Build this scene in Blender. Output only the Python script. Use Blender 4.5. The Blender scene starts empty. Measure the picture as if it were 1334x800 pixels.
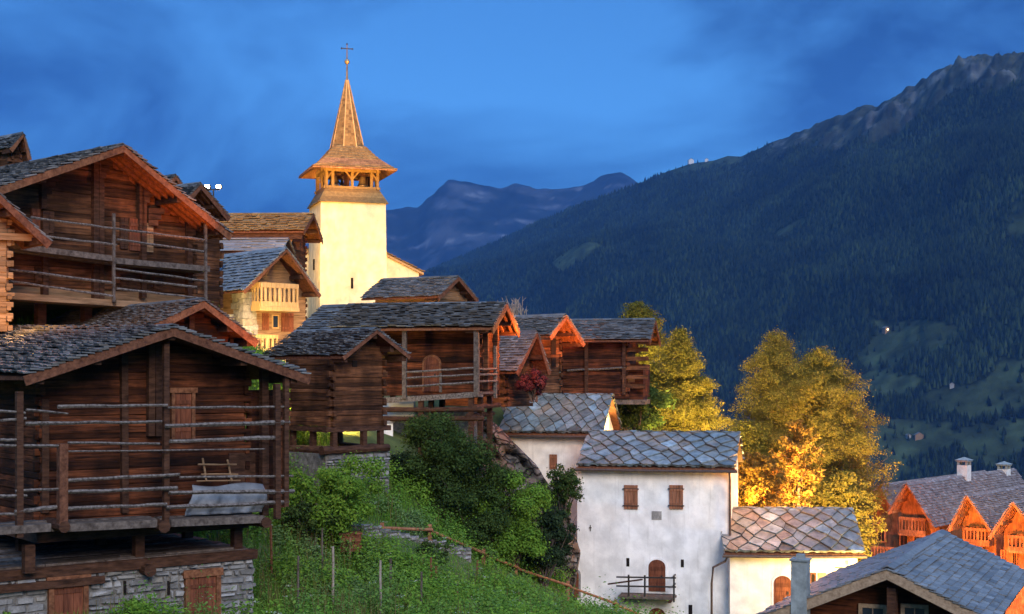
import bpy, math, random
import numpy as np
from mathutils import Vector, Matrix
random.seed(7); RNG = np.random.default_rng(11)
SC = bpy.context.scene; COL = SC.collection
F, CX, HY = 1853.0, 667.0, 490.0          # the lens in photograph pixels: camera at the origin, level, looking along +Y
R = math.radians

def P(px, py, Y): return Vector(((px-CX)/F*Y, Y, (HY-py)/F*Y))
def U(a, b): return random.uniform(a, b)

# ------------------------------------------------------------------ materials
def mat(name, col, rough=.8, var=.25, isl=0., scale=(1,1,1), nscale=6., bump=.0, bscale=None, col2=None, spec=.3, detail=6., metal=0., stain=0., sscale=(.5,.5,.35)):
    m = bpy.data.materials.new(name); m.use_nodes = True
    nt = m.node_tree; N = nt.nodes; L = nt.links
    b = N['Principled BSDF']; b.inputs['Roughness'].default_value = rough
    b.inputs['Specular IOR Level'].default_value = spec; b.inputs['Metallic'].default_value = metal
    tc = N.new('ShaderNodeTexCoord'); mp = N.new('ShaderNodeMapping'); mp.inputs['Scale'].default_value = scale
    L.new(tc.outputs['Object'], mp.inputs['Vector'])
    nz = N.new('ShaderNodeTexNoise'); nz.inputs['Scale'].default_value = nscale; nz.inputs['Detail'].default_value = detail; nz.inputs['Roughness'].default_value = .65
    L.new(mp.outputs['Vector'], nz.inputs['Vector'])
    c2 = col2 if col2 else tuple(min(1, c*1.7) for c in col)
    mx = N.new('ShaderNodeMix'); mx.data_type = 'RGBA'
    mx.inputs['A'].default_value = (*[c*(1-var) for c in col], 1); mx.inputs['B'].default_value = (*c2, 1)
    ra = N.new('ShaderNodeMapRange'); ra.inputs['From Min'].default_value = .32; ra.inputs['From Max'].default_value = .72
    L.new(nz.outputs['Fac'], ra.inputs['Value']); L.new(ra.outputs['Result'], mx.inputs['Factor'])
    out = mx.outputs['Result']
    if isl:
        g = N.new('ShaderNodeNewGeometry'); r2 = N.new('ShaderNodeMapRange')
        r2.inputs['To Min'].default_value = 1-isl; r2.inputs['To Max'].default_value = 1+isl
        L.new(g.outputs['Random Per Island'], r2.inputs['Value'])
        vm = N.new('ShaderNodeVectorMath'); vm.operation = 'SCALE'
        L.new(out, vm.inputs[0]); L.new(r2.outputs['Result'], vm.inputs['Scale']); out = vm.outputs['Vector']
    if stain:
        m3 = N.new('ShaderNodeMapping'); m3.inputs['Scale'].default_value = sscale; L.new(tc.outputs['Object'], m3.inputs['Vector'])
        n3 = N.new('ShaderNodeTexNoise'); n3.inputs['Scale'].default_value = 1.7; n3.inputs['Detail'].default_value = 5; n3.inputs['Roughness'].default_value = .6; L.new(m3.outputs['Vector'], n3.inputs['Vector'])
        r3 = N.new('ShaderNodeMapRange'); r3.inputs['From Min'].default_value = .38; r3.inputs['From Max'].default_value = .66; r3.inputs['To Min'].default_value = 1-stain; r3.inputs['To Max'].default_value = 1.2
        L.new(n3.outputs['Fac'], r3.inputs['Value']); v3 = N.new('ShaderNodeVectorMath'); v3.operation = 'SCALE'; L.new(out, v3.inputs[0]); L.new(r3.outputs['Result'], v3.inputs['Scale']); out = v3.outputs['Vector']
    L.new(out, b.inputs['Base Color'])
    if bump:
        n2 = N.new('ShaderNodeTexNoise'); n2.inputs['Scale'].default_value = bscale or nscale*3; n2.inputs['Detail'].default_value = 5
        L.new(mp.outputs['Vector'], n2.inputs['Vector'])
        bp = N.new('ShaderNodeBump'); bp.inputs['Strength'].default_value = bump; bp.inputs['Distance'].default_value = .03
        L.new(n2.outputs['Fac'], bp.inputs['Height']); L.new(bp.outputs['Normal'], b.inputs['Normal'])
    return m

def mat_isl(name, cols, rough=.75, bump=.4, nscale=5., scale=(1,1,1), var=.35, spec=.35):
    """each loose piece takes its own colour out of a ramp, with mottling on top"""
    m = bpy.data.materials.new(name); m.use_nodes = True
    nt = m.node_tree; N = nt.nodes; L = nt.links
    b = N['Principled BSDF']; b.inputs['Roughness'].default_value = rough; b.inputs['Specular IOR Level'].default_value = spec
    g = N.new('ShaderNodeNewGeometry'); cr = N.new('ShaderNodeValToRGB')
    e = cr.color_ramp.elements
    while len(e) < len(cols): e.new(.5)
    for i, c in enumerate(cols):
        e[i].position = i/(len(cols)-1); e[i].color = (*c, 1)
    L.new(g.outputs['Random Per Island'], cr.inputs['Fac'])
    tc = N.new('ShaderNodeTexCoord'); mp = N.new('ShaderNodeMapping'); mp.inputs['Scale'].default_value = scale
    L.new(tc.outputs['Object'], mp.inputs['Vector'])
    nz = N.new('ShaderNodeTexNoise'); nz.inputs['Scale'].default_value = nscale; nz.inputs['Detail'].default_value = 6; nz.inputs['Roughness'].default_value = .7
    L.new(mp.outputs['Vector'], nz.inputs['Vector'])
    ra = N.new('ShaderNodeMapRange'); ra.inputs['From Min'].default_value = .3; ra.inputs['From Max'].default_value = .7
    ra.inputs['To Min'].default_value = 1-var; ra.inputs['To Max'].default_value = 1+var
    L.new(nz.outputs['Fac'], ra.inputs['Value'])
    vm = N.new('ShaderNodeVectorMath'); vm.operation = 'SCALE'
    L.new(cr.outputs['Color'], vm.inputs[0]); L.new(ra.outputs['Result'], vm.inputs['Scale']); L.new(vm.outputs['Vector'], b.inputs['Base Color'])
    if bump:
        bp = N.new('ShaderNodeBump'); bp.inputs['Strength'].default_value = bump; bp.inputs['Distance'].default_value = .03
        L.new(nz.outputs['Fac'], bp.inputs['Height']); L.new(bp.outputs['Normal'], b.inputs['Normal'])
    return m

def mat_leaf(name, cols, trans=.35):
    m = bpy.data.materials.new(name); m.use_nodes = True
    nt = m.node_tree; N = nt.nodes; L = nt.links
    N.remove(N['Principled BSDF'])
    g = N.new('ShaderNodeNewGeometry'); cr = N.new('ShaderNodeValToRGB'); e = cr.color_ramp.elements
    while len(e) < len(cols): e.new(.5)
    for i, c in enumerate(cols):
        e[i].position = i/(len(cols)-1); e[i].color = (*c, 1)
    tc = N.new('ShaderNodeTexCoord'); nz = N.new('ShaderNodeTexNoise'); nz.inputs['Scale'].default_value = .9; nz.inputs['Detail'].default_value = 3
    L.new(tc.outputs['Object'], nz.inputs['Vector'])
    ma = N.new('ShaderNodeMath'); ma.operation = 'MULTIPLY_ADD'; ma.inputs[1].default_value = .45
    L.new(g.outputs['Random Per Island'], ma.inputs[0])
    mr = N.new('ShaderNodeMapRange'); mr.inputs['From Min'].default_value = .3; mr.inputs['From Max'].default_value = .7; mr.inputs['To Max'].default_value = .24
    L.new(nz.outputs['Fac'], mr.inputs['Value']); L.new(mr.outputs['Result'], ma.inputs[2]); L.new(ma.outputs[0], cr.inputs['Fac'])
    d = N.new('ShaderNodeBsdfDiffuse'); t = N.new('ShaderNodeBsdfTranslucent'); mx = N.new('ShaderNodeMixShader'); mx.inputs[0].default_value = trans
    L.new(cr.outputs['Color'], d.inputs['Color']); L.new(cr.outputs['Color'], t.inputs['Color'])
    L.new(d.outputs[0], mx.inputs[1]); L.new(t.outputs[0], mx.inputs[2]); L.new(mx.outputs[0], N['Material Output'].inputs['Surface'])
    return m

def mat_emit(name, col, s):
    m = bpy.data.materials.new(name); m.use_nodes = True
    b = m.node_tree.nodes['Principled BSDF']; b.inputs['Emission Color'].default_value = (*col, 1); b.inputs['Emission Strength'].default_value = s
    return m

HZ = (.7, .7, 9.)
M = dict(
 log=mat('log', (.046,.015,.0075), var=.7, isl=.72, scale=HZ, nscale=1.6, bump=.5, bscale=4, col2=(.175,.052,.02), spec=.15, stain=.7),
 log_brown=mat('log_brown', (.082,.033,.017), var=.65, isl=.6, scale=HZ, nscale=1.6, bump=.5, bscale=4, col2=(.2,.083,.037), spec=.15, stain=.6),
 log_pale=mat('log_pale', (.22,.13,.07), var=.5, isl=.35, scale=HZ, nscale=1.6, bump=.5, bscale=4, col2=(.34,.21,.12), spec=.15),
 beam=mat('beam', (.04,.017,.010), var=.5, isl=.35, scale=(1.5,1.5,6), nscale=2, bump=.4, col2=(.10,.046,.027), spec=.15),
 rail=mat('rail', (.075,.052,.043), var=.6, isl=.4, scale=(3,3,3), nscale=4, bump=.6, col2=(.24,.205,.185), spec=.15),
 plank=mat('plank', (.075,.055,.046), var=.5, isl=.4, scale=(2,2,2), nscale=3, bump=.4, col2=(.17,.135,.115), spec=.15),
 barge=mat('barge', (.15,.055,.026), var=.5, isl=.2, scale=(2,2,2), nscale=4, bump=.3, col2=(.26,.11,.055), spec=.15),
 barge_old=mat('barge_old', (.10,.036,.02), var=.5, isl=.3, scale=(2,2,2), nscale=4, bump=.3, col2=(.19,.08,.045), spec=.15),
 barge_pale=mat('barge_pale', (.30,.2,.125), var=.35, isl=.15, scale=(2,2,2), nscale=4, bump=.2, col2=(.42,.3,.2), spec=.2),
 door=mat('door', (.12,.035,.018), var=.45, isl=.3, scale=(7,7,.8), nscale=2, bump=.4, col2=(.21,.07,.035), spec=.2),
 shutter=mat('shutter', (.22,.085,.045), var=.45, isl=.25, scale=(7,7,.8), nscale=2, bump=.4, col2=(.34,.15,.085), spec=.2),
 slate=mat_isl('slate', [(.042,.043,.044),(.078,.08,.084),(.12,.122,.126),(.092,.082,.072),(.175,.175,.176)]),
 slate_blue=mat_isl('slate_blue', [(.10,.10,.105),(.18,.18,.185),(.13,.127,.125),(.23,.232,.238)], var=.3, spec=.5, rough=.55),
 slab=mat_isl('stone_slab', [(.08,.08,.07),(.15,.18,.19),(.19,.145,.10),(.20,.26,.285),(.12,.115,.10),(.27,.335,.36),(.20,.165,.125),(.15,.165,.155)], nscale=2.6, var=.6, rough=.38, spec=.6),
 shingle=mat_isl('shingle', [(.13,.075,.028),(.22,.135,.05),(.18,.115,.045),(.28,.185,.075)]),
 shingle_grey=mat_isl('shingle_grey', [(.11,.085,.085),(.2,.165,.16),(.16,.12,.115),(.26,.23,.23)], nscale=3),
 plaster=None,
 stone=mat_isl('stone', [(.11,.105,.1),(.24,.23,.225),(.17,.165,.165),(.3,.29,.285),(.2,.18,.155)], nscale=4, var=.45),
 mortar=mat('mortar', (.13,.122,.115), var=.5, nscale=5, bump=.8, bscale=9, col2=(.25,.24,.23)),
 rock=None,
 glass=mat('window_glass', (.015,.02,.03), rough=.12, var=.2, nscale=2, spec=.6),
 dark=mat('dark_opening', (.012,.009,.008), var=.3, nscale=3, spec=.1),
 metal=mat('dark_metal', (.035,.03,.028), rough=.5, var=.3, nscale=8, metal=.4),
 pipe=mat('copper_pipe', (.06,.04,.033), rough=.5, var=.3, nscale=8),
 chim=mat('chimney_sheet', (.2,.22,.22), rough=.55, var=.25, nscale=3),
 white=mat('white_paint', (.62,.6,.58), var=.2, nscale=3, col2=(.72,.7,.68)),
 yellow_wood=mat('honey_wood', (.38,.24,.11), var=.25, isl=.15, scale=(6,6,1), nscale=2, col2=(.5,.33,.16)),
 orange_wood=mat('chalet_wood', (.27,.12,.05), var=.45, isl=.2, scale=(5,5,.8), nscale=2.2, col2=(.44,.23,.11), bump=.4, stain=.45, sscale=(1,1,.6)),
 tarp=mat('tarp', (.17,.175,.19), rough=.5, var=.3, nscale=2, bump=.6, bscale=4, col2=(.27,.275,.29)),
 bronze=mat('bell_bronze', (.3,.22,.12), rough=.4, var=.3, nscale=4, metal=.7),
 fence=mat('fence_wood', (.27,.105,.05), var=.4, scale=(2,2,2), nscale=4, bump=.3, col2=(.4,.18,.09)),
 bark=mat('bark', (.07,.05,.04), var=.5, scale=(6,6,1.5), nscale=3, bump=.8, col2=(.16,.12,.1)),
 pale_bark=mat('pale_bark', (.28,.22,.18), var=.4, scale=(6,6,1.5), nscale=3, bump=.4, col2=(.42,.35,.3)),
 stain=mat('damp_stain', (.2,.19,.18), var=.4, nscale=3, col2=(.42,.4,.38)),
 soil=mat('soil', (.045,.032,.024), var=.4, nscale=8, bump=.6),
 lens=mat_emit('lamp_lens', (1,.8,.5), 30.),
 dotlight=mat_emit('house_light', (1,.8,.5), 12.),
 leaf_bush=mat_leaf('bush_leaf', [(.024,.042,.013),(.05,.085,.023),(.095,.15,.04),(.19,.24,.07)]),
 leaf_dark=mat_leaf('dark_leaf', [(0.016,0.029,0.016),(0.031,0.054,0.026),(0.054,0.084,0.038),(0.096,0.132,0.060)]),
 leaf_light=mat_leaf('light_leaf', [(.075,.145,.02),(.145,.27,.035),(.23,.38,.055),(.38,.46,.09)]),
 leaf_larch=mat_leaf('larch_leaf', [(.09,.085,.018),(.155,.145,.028),(.235,.205,.04),(.32,.27,.06)]),
 leaf_autumn=mat_leaf('autumn_leaf', [(0.110,0.110,0.026),(0.187,0.166,0.037),(0.287,0.221,0.053),(0.376,0.265,0.071)]),
 leaf_gold=mat_leaf('gold_leaf', [(.13,.085,.018),(.2,.13,.03),(.27,.17,.045),(.33,.22,.07)]),
 leaf_red=mat_leaf('red_leaf', [(.06,.016,.018),(.12,.03,.035),(.18,.065,.065),(.09,.035,.03)]),
 leaf_cabbage=mat_leaf('cabbage_leaf', [(.09,.15,.05),(.14,.23,.075),(.20,.31,.11),(.28,.38,.16)]),
 grass=mat_leaf('grass_blade', [(.06,.13,.02),(.115,.24,.032),(.18,.34,.05),(.28,.39,.08)], .3),
)
def plaster_mat(nm='plaster', c1=(.70,.685,.665), c2=(.79,.775,.755)):
    m = mat(nm, c1, var=.06, nscale=1.5, bump=.6, bscale=2.5, col2=c2, detail=10, stain=.03, sscale=(.9,.9,.9))
    nt = m.node_tree; N = nt.nodes; L = nt.links; b = N['Principled BSDF']
    src = b.inputs['Base Color'].links[0].from_socket
    tc = N.new('ShaderNodeTexCoord'); mp = N.new('ShaderNodeMapping'); mp.inputs['Scale'].default_value = (3.6, 3.6, .3)
    L.new(tc.outputs['Object'], mp.inputs['Vector'])
    nz = N.new('ShaderNodeTexNoise'); nz.inputs['Scale'].default_value = 1.6; nz.inputs['Detail'].default_value = 7; L.new(mp.outputs['Vector'], nz.inputs['Vector'])
    mr = N.new('ShaderNodeMapRange'); mr.inputs['From Min'].default_value = .57; mr.inputs['From Max'].default_value = .76; mr.inputs['To Max'].default_value = .3
    L.new(nz.outputs['Fac'], mr.inputs['Value'])
    mx = N.new('ShaderNodeMix'); mx.data_type = 'RGBA'; L.new(mr.outputs['Result'], mx.inputs['Factor']); L.new(src, mx.inputs['A'])
    mx.inputs['B'].default_value = (.30,.275,.25,1); L.new(mx.outputs['Result'], b.inputs['Base Color'])
    return m
M['plaster'] = plaster_mat(); M['lit_plaster'] = plaster_mat('floodlit_plaster', (.66,.56,.34), (.74,.65,.42))  # church walls: white plaster with the floodlights' yellow put into its colour
def rock_mat():
    m = mat('rock', (.10,.09,.085), var=.6, nscale=.9, bump=1.4, bscale=2.5, col2=(.24,.215,.2), detail=10)
    nt = m.node_tree; N = nt.nodes; L = nt.links; b = N['Principled BSDF']
    src = b.inputs['Base Color'].links[0].from_socket
    tc = N.new('ShaderNodeTexCoord'); nz = N.new('ShaderNodeTexNoise'); nz.inputs['Scale'].default_value = .55; nz.inputs['Detail'].default_value = 6
    L.new(tc.outputs['Object'], nz.inputs['Vector'])
    mr = N.new('ShaderNodeMapRange'); mr.inputs['From Min'].default_value = .52; mr.inputs['From Max'].default_value = .62; L.new(nz.outputs['Fac'], mr.inputs['Value'])
    mx = N.new('ShaderNodeMix'); mx.data_type = 'RGBA'; L.new(mr.outputs['Result'], mx.inputs['Factor']); L.new(src, mx.inputs['A'])
    mx.inputs['B'].default_value = (.15,.095,.07,1); L.new(mx.outputs['Result'], b.inputs['Base Color'])
    return m
def cracked(m):
    nt = m.node_tree; N = nt.nodes; L = nt.links; b = N['Principled BSDF']; src = b.inputs['Base Color'].links[0].from_socket
    tc = N.new('ShaderNodeTexCoord'); mp = N.new('ShaderNodeMapping'); mp.inputs['Scale'].default_value = (1, 1, 1.9); mp.inputs['Rotation'].default_value = (.3, .7, 0); L.new(tc.outputs['Object'], mp.inputs['Vector'])
    nz = N.new('ShaderNodeTexNoise'); nz.inputs['Scale'].default_value = 1.5; nz.inputs['Detail'].default_value = 5; L.new(mp.outputs['Vector'], nz.inputs['Vector'])
    ad = N.new('ShaderNodeVectorMath'); ad.operation = 'MULTIPLY_ADD'; ad.inputs[1].default_value = (.9,.9,.9); L.new(nz.outputs['Color'], ad.inputs[0]); L.new(mp.outputs['Vector'], ad.inputs[2])
    vo = N.new('ShaderNodeTexVoronoi'); vo.feature = 'DISTANCE_TO_EDGE'; vo.inputs['Scale'].default_value = 1.1; L.new(ad.outputs['Vector'], vo.inputs['Vector'])
    mr = N.new('ShaderNodeMapRange'); mr.inputs['From Max'].default_value = .12; mr.inputs['To Min'].default_value = .25; L.new(vo.outputs['Distance'], mr.inputs['Value'])
    vm = N.new('ShaderNodeVectorMath'); vm.operation = 'SCALE'; L.new(src, vm.inputs[0]); L.new(mr.outputs['Result'], vm.inputs['Scale']); L.new(vm.outputs['Vector'], b.inputs['Base Color'])
    bp = N.new('ShaderNodeBump'); bp.inputs['Strength'].default_value = 1; bp.inputs['Distance'].default_value = .25; L.new(mr.outputs['Result'], bp.inputs['Height'])
    old = b.inputs['Normal'].links[0].from_socket; L.new(old, bp.inputs['Normal']); L.new(bp.outputs['Normal'], b.inputs['Normal']); return m
M['rock'] = cracked(rock_mat())

# ------------------------------------------------------------------ mesh collecting
class MB:
    def __init__(s): s.v = []; s.f = []
    def add(s, vs, fs):
        o = len(s.v); s.v.extend([tuple(x) for x in vs]); s.f.extend([tuple(i+o for i in f) for f in fs])
    def box(s, x0, x1, y0, y1, z0, z1, j=0.):
        vs = [(x, y, z) for z in (z0, z1) for y in (y0, y1) for x in (x0, x1)]
        if j: vs = [(x+U(-j,j), y+U(-j,j), z+U(-j,j)) for x, y, z in vs]
        s.add(vs, [(0,2,3,1),(4,5,7,6),(0,1,5,4),(2,6,7,3),(0,4,6,2),(1,3,7,5)])
    def bar(s, p0, p1, w, h, up=(0,0,1), taper=1.):
        p0 = Vector(p0); p1 = Vector(p1); t = (p1-p0).normalized(); up = Vector(up)
        if abs(t.dot(up)) > .97: up = Vector((0,1,0))
        sd = t.cross(up).normalized(); u2 = sd.cross(t).normalized()
        vs = []
        for p, k in ((p0, 1), (p1, taper)):
            for a, b in ((-1,-1),(1,-1),(1,1),(-1,1)): vs.append(p + sd*a*w/2*k + u2*b*h/2*k)
        s.add(vs, [(0,1,2,3),(7,6,5,4),(0,4,5,1),(1,5,6,2),(2,6,7,3),(3,7,4,0)])
    def path(s, pts, rs, n=7, cap=True):
        pts = [Vector(p) for p in pts]; o = len(s.v)
        for i, p in enumerate(pts):
            t = (pts[min(i+1, len(pts)-1)] - pts[max(i-1, 0)]).normalized()
            a = t.cross(Vector((0,0,1)))
            if a.length < .1: a = t.cross(Vector((1,0,0)))
            a.normalize(); b = t.cross(a)
            r = rs[i] if hasattr(rs, '__len__') else rs
            for k in range(n):
                q = 2*math.pi*k/n; s.v.append(tuple(p + a*math.cos(q)*r + b*math.sin(q)*r))
        for i in range(len(pts)-1):
            for k in range(n):
                k2 = (k+1) % n; s.f.append((o+i*n+k, o+i*n+k2, o+(i+1)*n+k2, o+(i+1)*n+k))
        if cap:
            s.f.append(tuple(o+k for k in range(n))[::-1]); s.f.append(tuple(o+(len(pts)-1)*n+k for k in range(n)))
    def pole(s, p0, p1, r, n=7, wob=.25, seg=5, r1=None):
        """a rough round pole"""
        p0 = Vector(p0); p1 = Vector(p1); pts = []; rs = []
        for i in range(seg+1):
            t = i/seg; q = p0.lerp(p1, t)
            if 0 < i < seg: q = q + Vector((U(-1,1), U(-1,1), U(-1,1)))*r*wob
            pts.append(q); rs.append((r*(1-t) + (r1 or r)*t)*U(.88, 1.1))
        s.path(pts, rs, n)
    def prism(s, poly, a, b):
        """poly: list of points, extruded by vectors a..b (both offsets)"""
        a = Vector(a); b = Vector(b); n = len(poly)
        vs = [Vector(p)+a for p in poly] + [Vector(p)+b for p in poly]
        s.add(vs, [tuple(range(n))[::-1], tuple(range(n, 2*n))] + [(i, (i+1) % n, n+(i+1) % n, n+i) for i in range(n)])
    def lathe(s, prof, c, n=16):
        c = Vector(c); o = len(s.v)
        for r, z in prof:
            for k in range(n): q = 2*math.pi*k/n; s.v.append((c.x+r*math.cos(q), c.y+r*math.sin(q), c.z+z))
        for i in range(len(prof)-1):
            for k in range(n): k2 = (k+1) % n; s.f.append((o+i*n+k, o+i*n+k2, o+(i+1)*n+k2, o+(i+1)*n+k))
    def build(s, name, m, parent=None, smooth=False):
        me = bpy.data.meshes.new(name); me.from_pydata(s.v, [], s.f); me.materials.append(m); me.update()
        if smooth: me.polygons.foreach_set('use_smooth', [True]*len(me.polygons))
        o = bpy.data.objects.new(name, me); COL.objects.link(o)
        if parent: o.parent = parent
        return o

def np_mesh(name, V, Fc, m, parent=None, smooth=False, loc=None):
    me = bpy.data.meshes.new(name); nf, k = Fc.shape
    me.vertices.add(len(V)); me.vertices.foreach_set('co', V.astype(np.float32).ravel())
    me.loops.add(nf*k); me.loops.foreach_set('vertex_index', Fc.astype(np.int32).ravel())
    me.polygons.add(nf); me.polygons.foreach_set('loop_start', np.arange(0, nf*k, k, dtype=np.int32))
    try: me.polygons.foreach_set('loop_total', np.full(nf, k, dtype=np.int32))
    except Exception: pass
    if smooth: me.polygons.foreach_set('use_smooth', np.ones(nf, dtype=bool))
    me.update(calc_edges=True); me.validate()
    me.materials.append(m)
    o = bpy.data.objects.new(name, me); COL.objects.link(o)
    if parent: o.parent = parent
    if loc is not None: o.location = loc
    return o

def tag(o, label=None, cat=None, group=None, kind=None):
    if label: o['label'] = label
    if cat: o['category'] = cat
    if group: o['group'] = group
    if kind: o['kind'] = kind
    return o
def empty(name, label, cat, loc, rz=0., group=None):
    o = bpy.data.objects.new(name, None); COL.objects.link(o); o.location = loc; o.rotation_euler = (0, 0, rz)
    return tag(o, label, cat, group)

class Fr:
    """a building's own axes: x along the gable, y back along the ridge, z up"""
    def __init__(s, O, a): s.O = Vector(O); s.a = a; c, n = math.cos(a), math.sin(a); s.X = Vector((c, n, 0)); s.Y = Vector((-n, c, 0))
    def loc(s, w): d = Vector(w) - s.O; return Vector((d.dot(s.X), d.dot(s.Y), d.z))
    def hit(s, px, py, ax, val):
        D = Vector(((px-CX)/F, 1, (HY-py)/F)); o = s.loc((0,0,0)); d = s.loc(D+s.O)
        i = 'xyz'.index(ax); t = (val-o[i])/d[i]
        return o + d*t
    def z(s, py, px, ax, val): return s.hit(px, py, ax, val).z

# ------------------------------------------------------------------ building pieces
def slates(mb, A, B, C, D, rows, tw, th=.035, jit=.25, lift=2.1, over=.35, skip=0.):
    """A-B eave, D-C ridge; rows of overlapping slates, each its own thin slab"""
    A, B, C, D = map(Vector, (A, B, C, D)); n = (B-A).cross(D-A).normalized()
    if n.z < 0: n = -n
    Lr = ((B-A).length + (C-D).length)/2
    def pt(t, s): return A.lerp(B, t).lerp(D.lerp(C, t), s)
    for i in range(rows):
        s0 = (i-.15)/rows; s1 = min((i+1+over)/rows, 1.0)
        t = -U(0, tw/Lr)*.6
        while t < 1:
            w = tw*U(1-jit*1.6, 1+jit*1.6)/Lr; t1 = min(t+w, 1.0+.02*U(-.5,.5)); ta = max(t, -.006)
            if t1-ta > .15*tw/Lr:
                js = U(-.28, .12)/rows*jit*2; l0 = th*lift*U(.7, 1.5); k = th*U(.7, 1.35); tl = U(-.3,.3)*th
                g = .004/Lr*1.5
                q = [pt(ta+g, s0+js)+n*(l0+tl), pt(t1-g, s0+js+U(-.1,.1)*jit/rows)+n*(l0-tl), pt(t1-g, s1)+n*.004, pt(ta+g, s1)+n*.004]
                vs = q + [p+n*k for p in q]
                if U(0,1) >= skip: mb.add(vs, [(4,5,6,7),(0,1,5,4),(1,2,6,5),(3,0,4,7),(2,3,7,6),(3,2,1,0)])
            t = t1

def diamonds(mb, A, B, C, D, nx, ny, th=.07):
    """big diamond shaped stone slabs laid in courses"""
    A, B, C, D = map(Vector, (A, B, C, D)); n = (B-A).cross(D-A).normalized()
    if n.z < 0: n = -n
    def pt(t, s): return A.lerp(B, min(max(t,0),1)).lerp(D.lerp(C, min(max(t,0),1)), min(max(s,0),1))
    jt = {}
    def J(i, j):
        if (i, j) not in jt: jt[(i,j)] = (U(-.17,.17)/nx, U(-.15,.15)/ny)
        return jt[(i, j)]
    for j in range(-1, ny+1):
        for i in range(-1, nx+1):
            o = .5*(j % 2)
            cx, cy = (i+o+.5)/nx, (j+.5)/ny
            key = int(2*(i+o))
            b = J(key+1, j-1); l = J(key, j); r = J(key+2, j); t = J(key+1, j+1)
            g = .015
            q = [(cx+b[0], cy-1./ny+b[1]+g/ny), (cx+.5/nx+r[0]-g/nx, cy+r[1]), (cx+t[0], cy+1./ny+t[1]-g/ny), (cx-.5/nx+l[0]+g/nx, cy+l[1])]
            if max(x for x, y in q) < .01 or min(x for x, y in q) > .99 or max(y for x, y in q) < .02 or min(y for x, y in q) > .98: continue
            # clip to the unit square by clamping a subdivided outline
            pts = []
            for k in range(4):
                (xa, ya), (xb, yb) = q[k], q[(k+1) % 4]
                for m in range(4): f = m/4; pts.append((xa+(xb-xa)*f, ya+(yb-ya)*f))
            L = []
            tl = U(-.5,.5)*th
            for (x, y) in pts:
                e = (y-(cy-1./ny))/(2./ny)
                L.append(pt(x, y) + n*(th*1.9*(1-e) + tl*(x-cx)*nx + .01))
            k = th*U(.7,1.2); m = len(L)
            mb.add(L + [p+n*k for p in L], [tuple(range(m, 2*m))] + [(a, (a+1) % m, m+(a+1) % m, m+a) for a in range(m)])

def logs(mb, x0, x1, y, z0, prof, h=.17, th=.13, ends=.17, odd=0, axis='x', zt=None):
    """a wall of stacked hewn logs along local x (or y); prof(z)->(x0,x1) clips it under a gable"""
    z = z0; i = 0
    while True:
        hh = h*U(.7, 1.35); zc = z+hh/2
        a, b = (x0, x1)
        if prof:
            pr = prof(z+hh*.8)
            if pr is None: break
            a, b = max(a, pr[0]), min(b, pr[1])
            if b-a < .25: break
        if zt is not None and z+hh*.6 > zt: break
        e = ends if (i+odd) % 2 == 0 else -th*.5
        if ends and (not prof or a <= x0+1e-6): a -= e + U(-.03,.03)*(e > 0)
        if ends and (not prof or b >= x1-1e-6): b += e + U(-.03,.03)*(e > 0)
        t2 = th/2*U(.92,1.08); dy = U(-.03,.03); dz = [U(-.012,.012) for _ in range(2)]
        sec = [(-t2*.8, 0), (-t2, hh*.12), (-t2*U(.9,1), hh*.88), (-t2*.8, hh*1.0), (t2*.8, hh*1.0), (t2, hh*.88), (t2, hh*.12), (t2*.8, 0)]
        vs = []
        for xx, d in ((a, dz[0]), ((a+b)/2, U(-.015,.015)), (b, dz[1])):
            for (yy, zz) in sec:
                p = (xx, y+yy+dy, z+zz+d) if axis == 'x' else (y+yy+dy, xx, z+zz+d)
                vs.append(p)
        n = 8; fs = [tuple(range(n)), tuple(range(2*n, 3*n))]
        for s in range(2):
            for k in range(n): k2 = (k+1) % n; fs.append((s*n+k, s*n+k2, (s+1)*n+k2, (s+1)*n+k))
        mb.add(vs, fs)
        z += hh*.985; i += 1

def stones(mb, x0, x1, y, z0, z1, holes=(), axis='x', dep=.16, hs=(.07,.25), ws=(.14,.8)):
    """courses of rough stones on the face y (outside is -y), leaving holes (xa,xb,za,zb)"""
    z = z0
    while z < z1-.03:
        h = min(U(*hs), z1-z); x = x0-U(0,.2)
        while x < x1:
            w = U(*ws); xa, xb = max(x, x0), min(x+w, x1)
            parts = [(xa, xb)]
            for (ha, hb, za, zb) in holes:
                if z+h > za+.02 and z < zb-.02:
                    np_ = []
                    for (a, b) in parts:
                        if b <= ha or a >= hb: np_.append((a, b)); continue
                        if a < ha: np_.append((a, ha))
                        if b > hb: np_.append((hb, b))
                    parts = np_
            for (a, b) in parts:
                if b-a < .05: continue
                g = .006; j = min(.05, h*.28); d = dep*U(.3, 1.)
                f = [(a+g+U(0,j), z+g+U(0,j)), (b-g-U(0,j), z+g+U(0,j)), (b-g-U(0,j), z+h-g-U(0,j)), (a+g+U(0,j), z+h-g-U(0,j))]
                k = .75; cx, cz = (a+b)/2, z+h/2
                vs = [(p[0], y, p[1]) for p in f] + [(cx+(p[0]-cx)*.86, y-d*U(.6,1.), cz+(p[1]-cz)*.8) for p in f]
                if axis == 'y': vs = [(v[1], v[0], v[2]) for v in vs]
                if axis == '-y': vs = [(2*y-v[1], v[0], v[2]) for v in vs]
                mb.add(vs, [(4,5,6,7),(0,1,5,4),(1,2,6,5),(2,3,7,6),(3,0,4,7)])
            x += w
        z += h*U(.93,1.)
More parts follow.
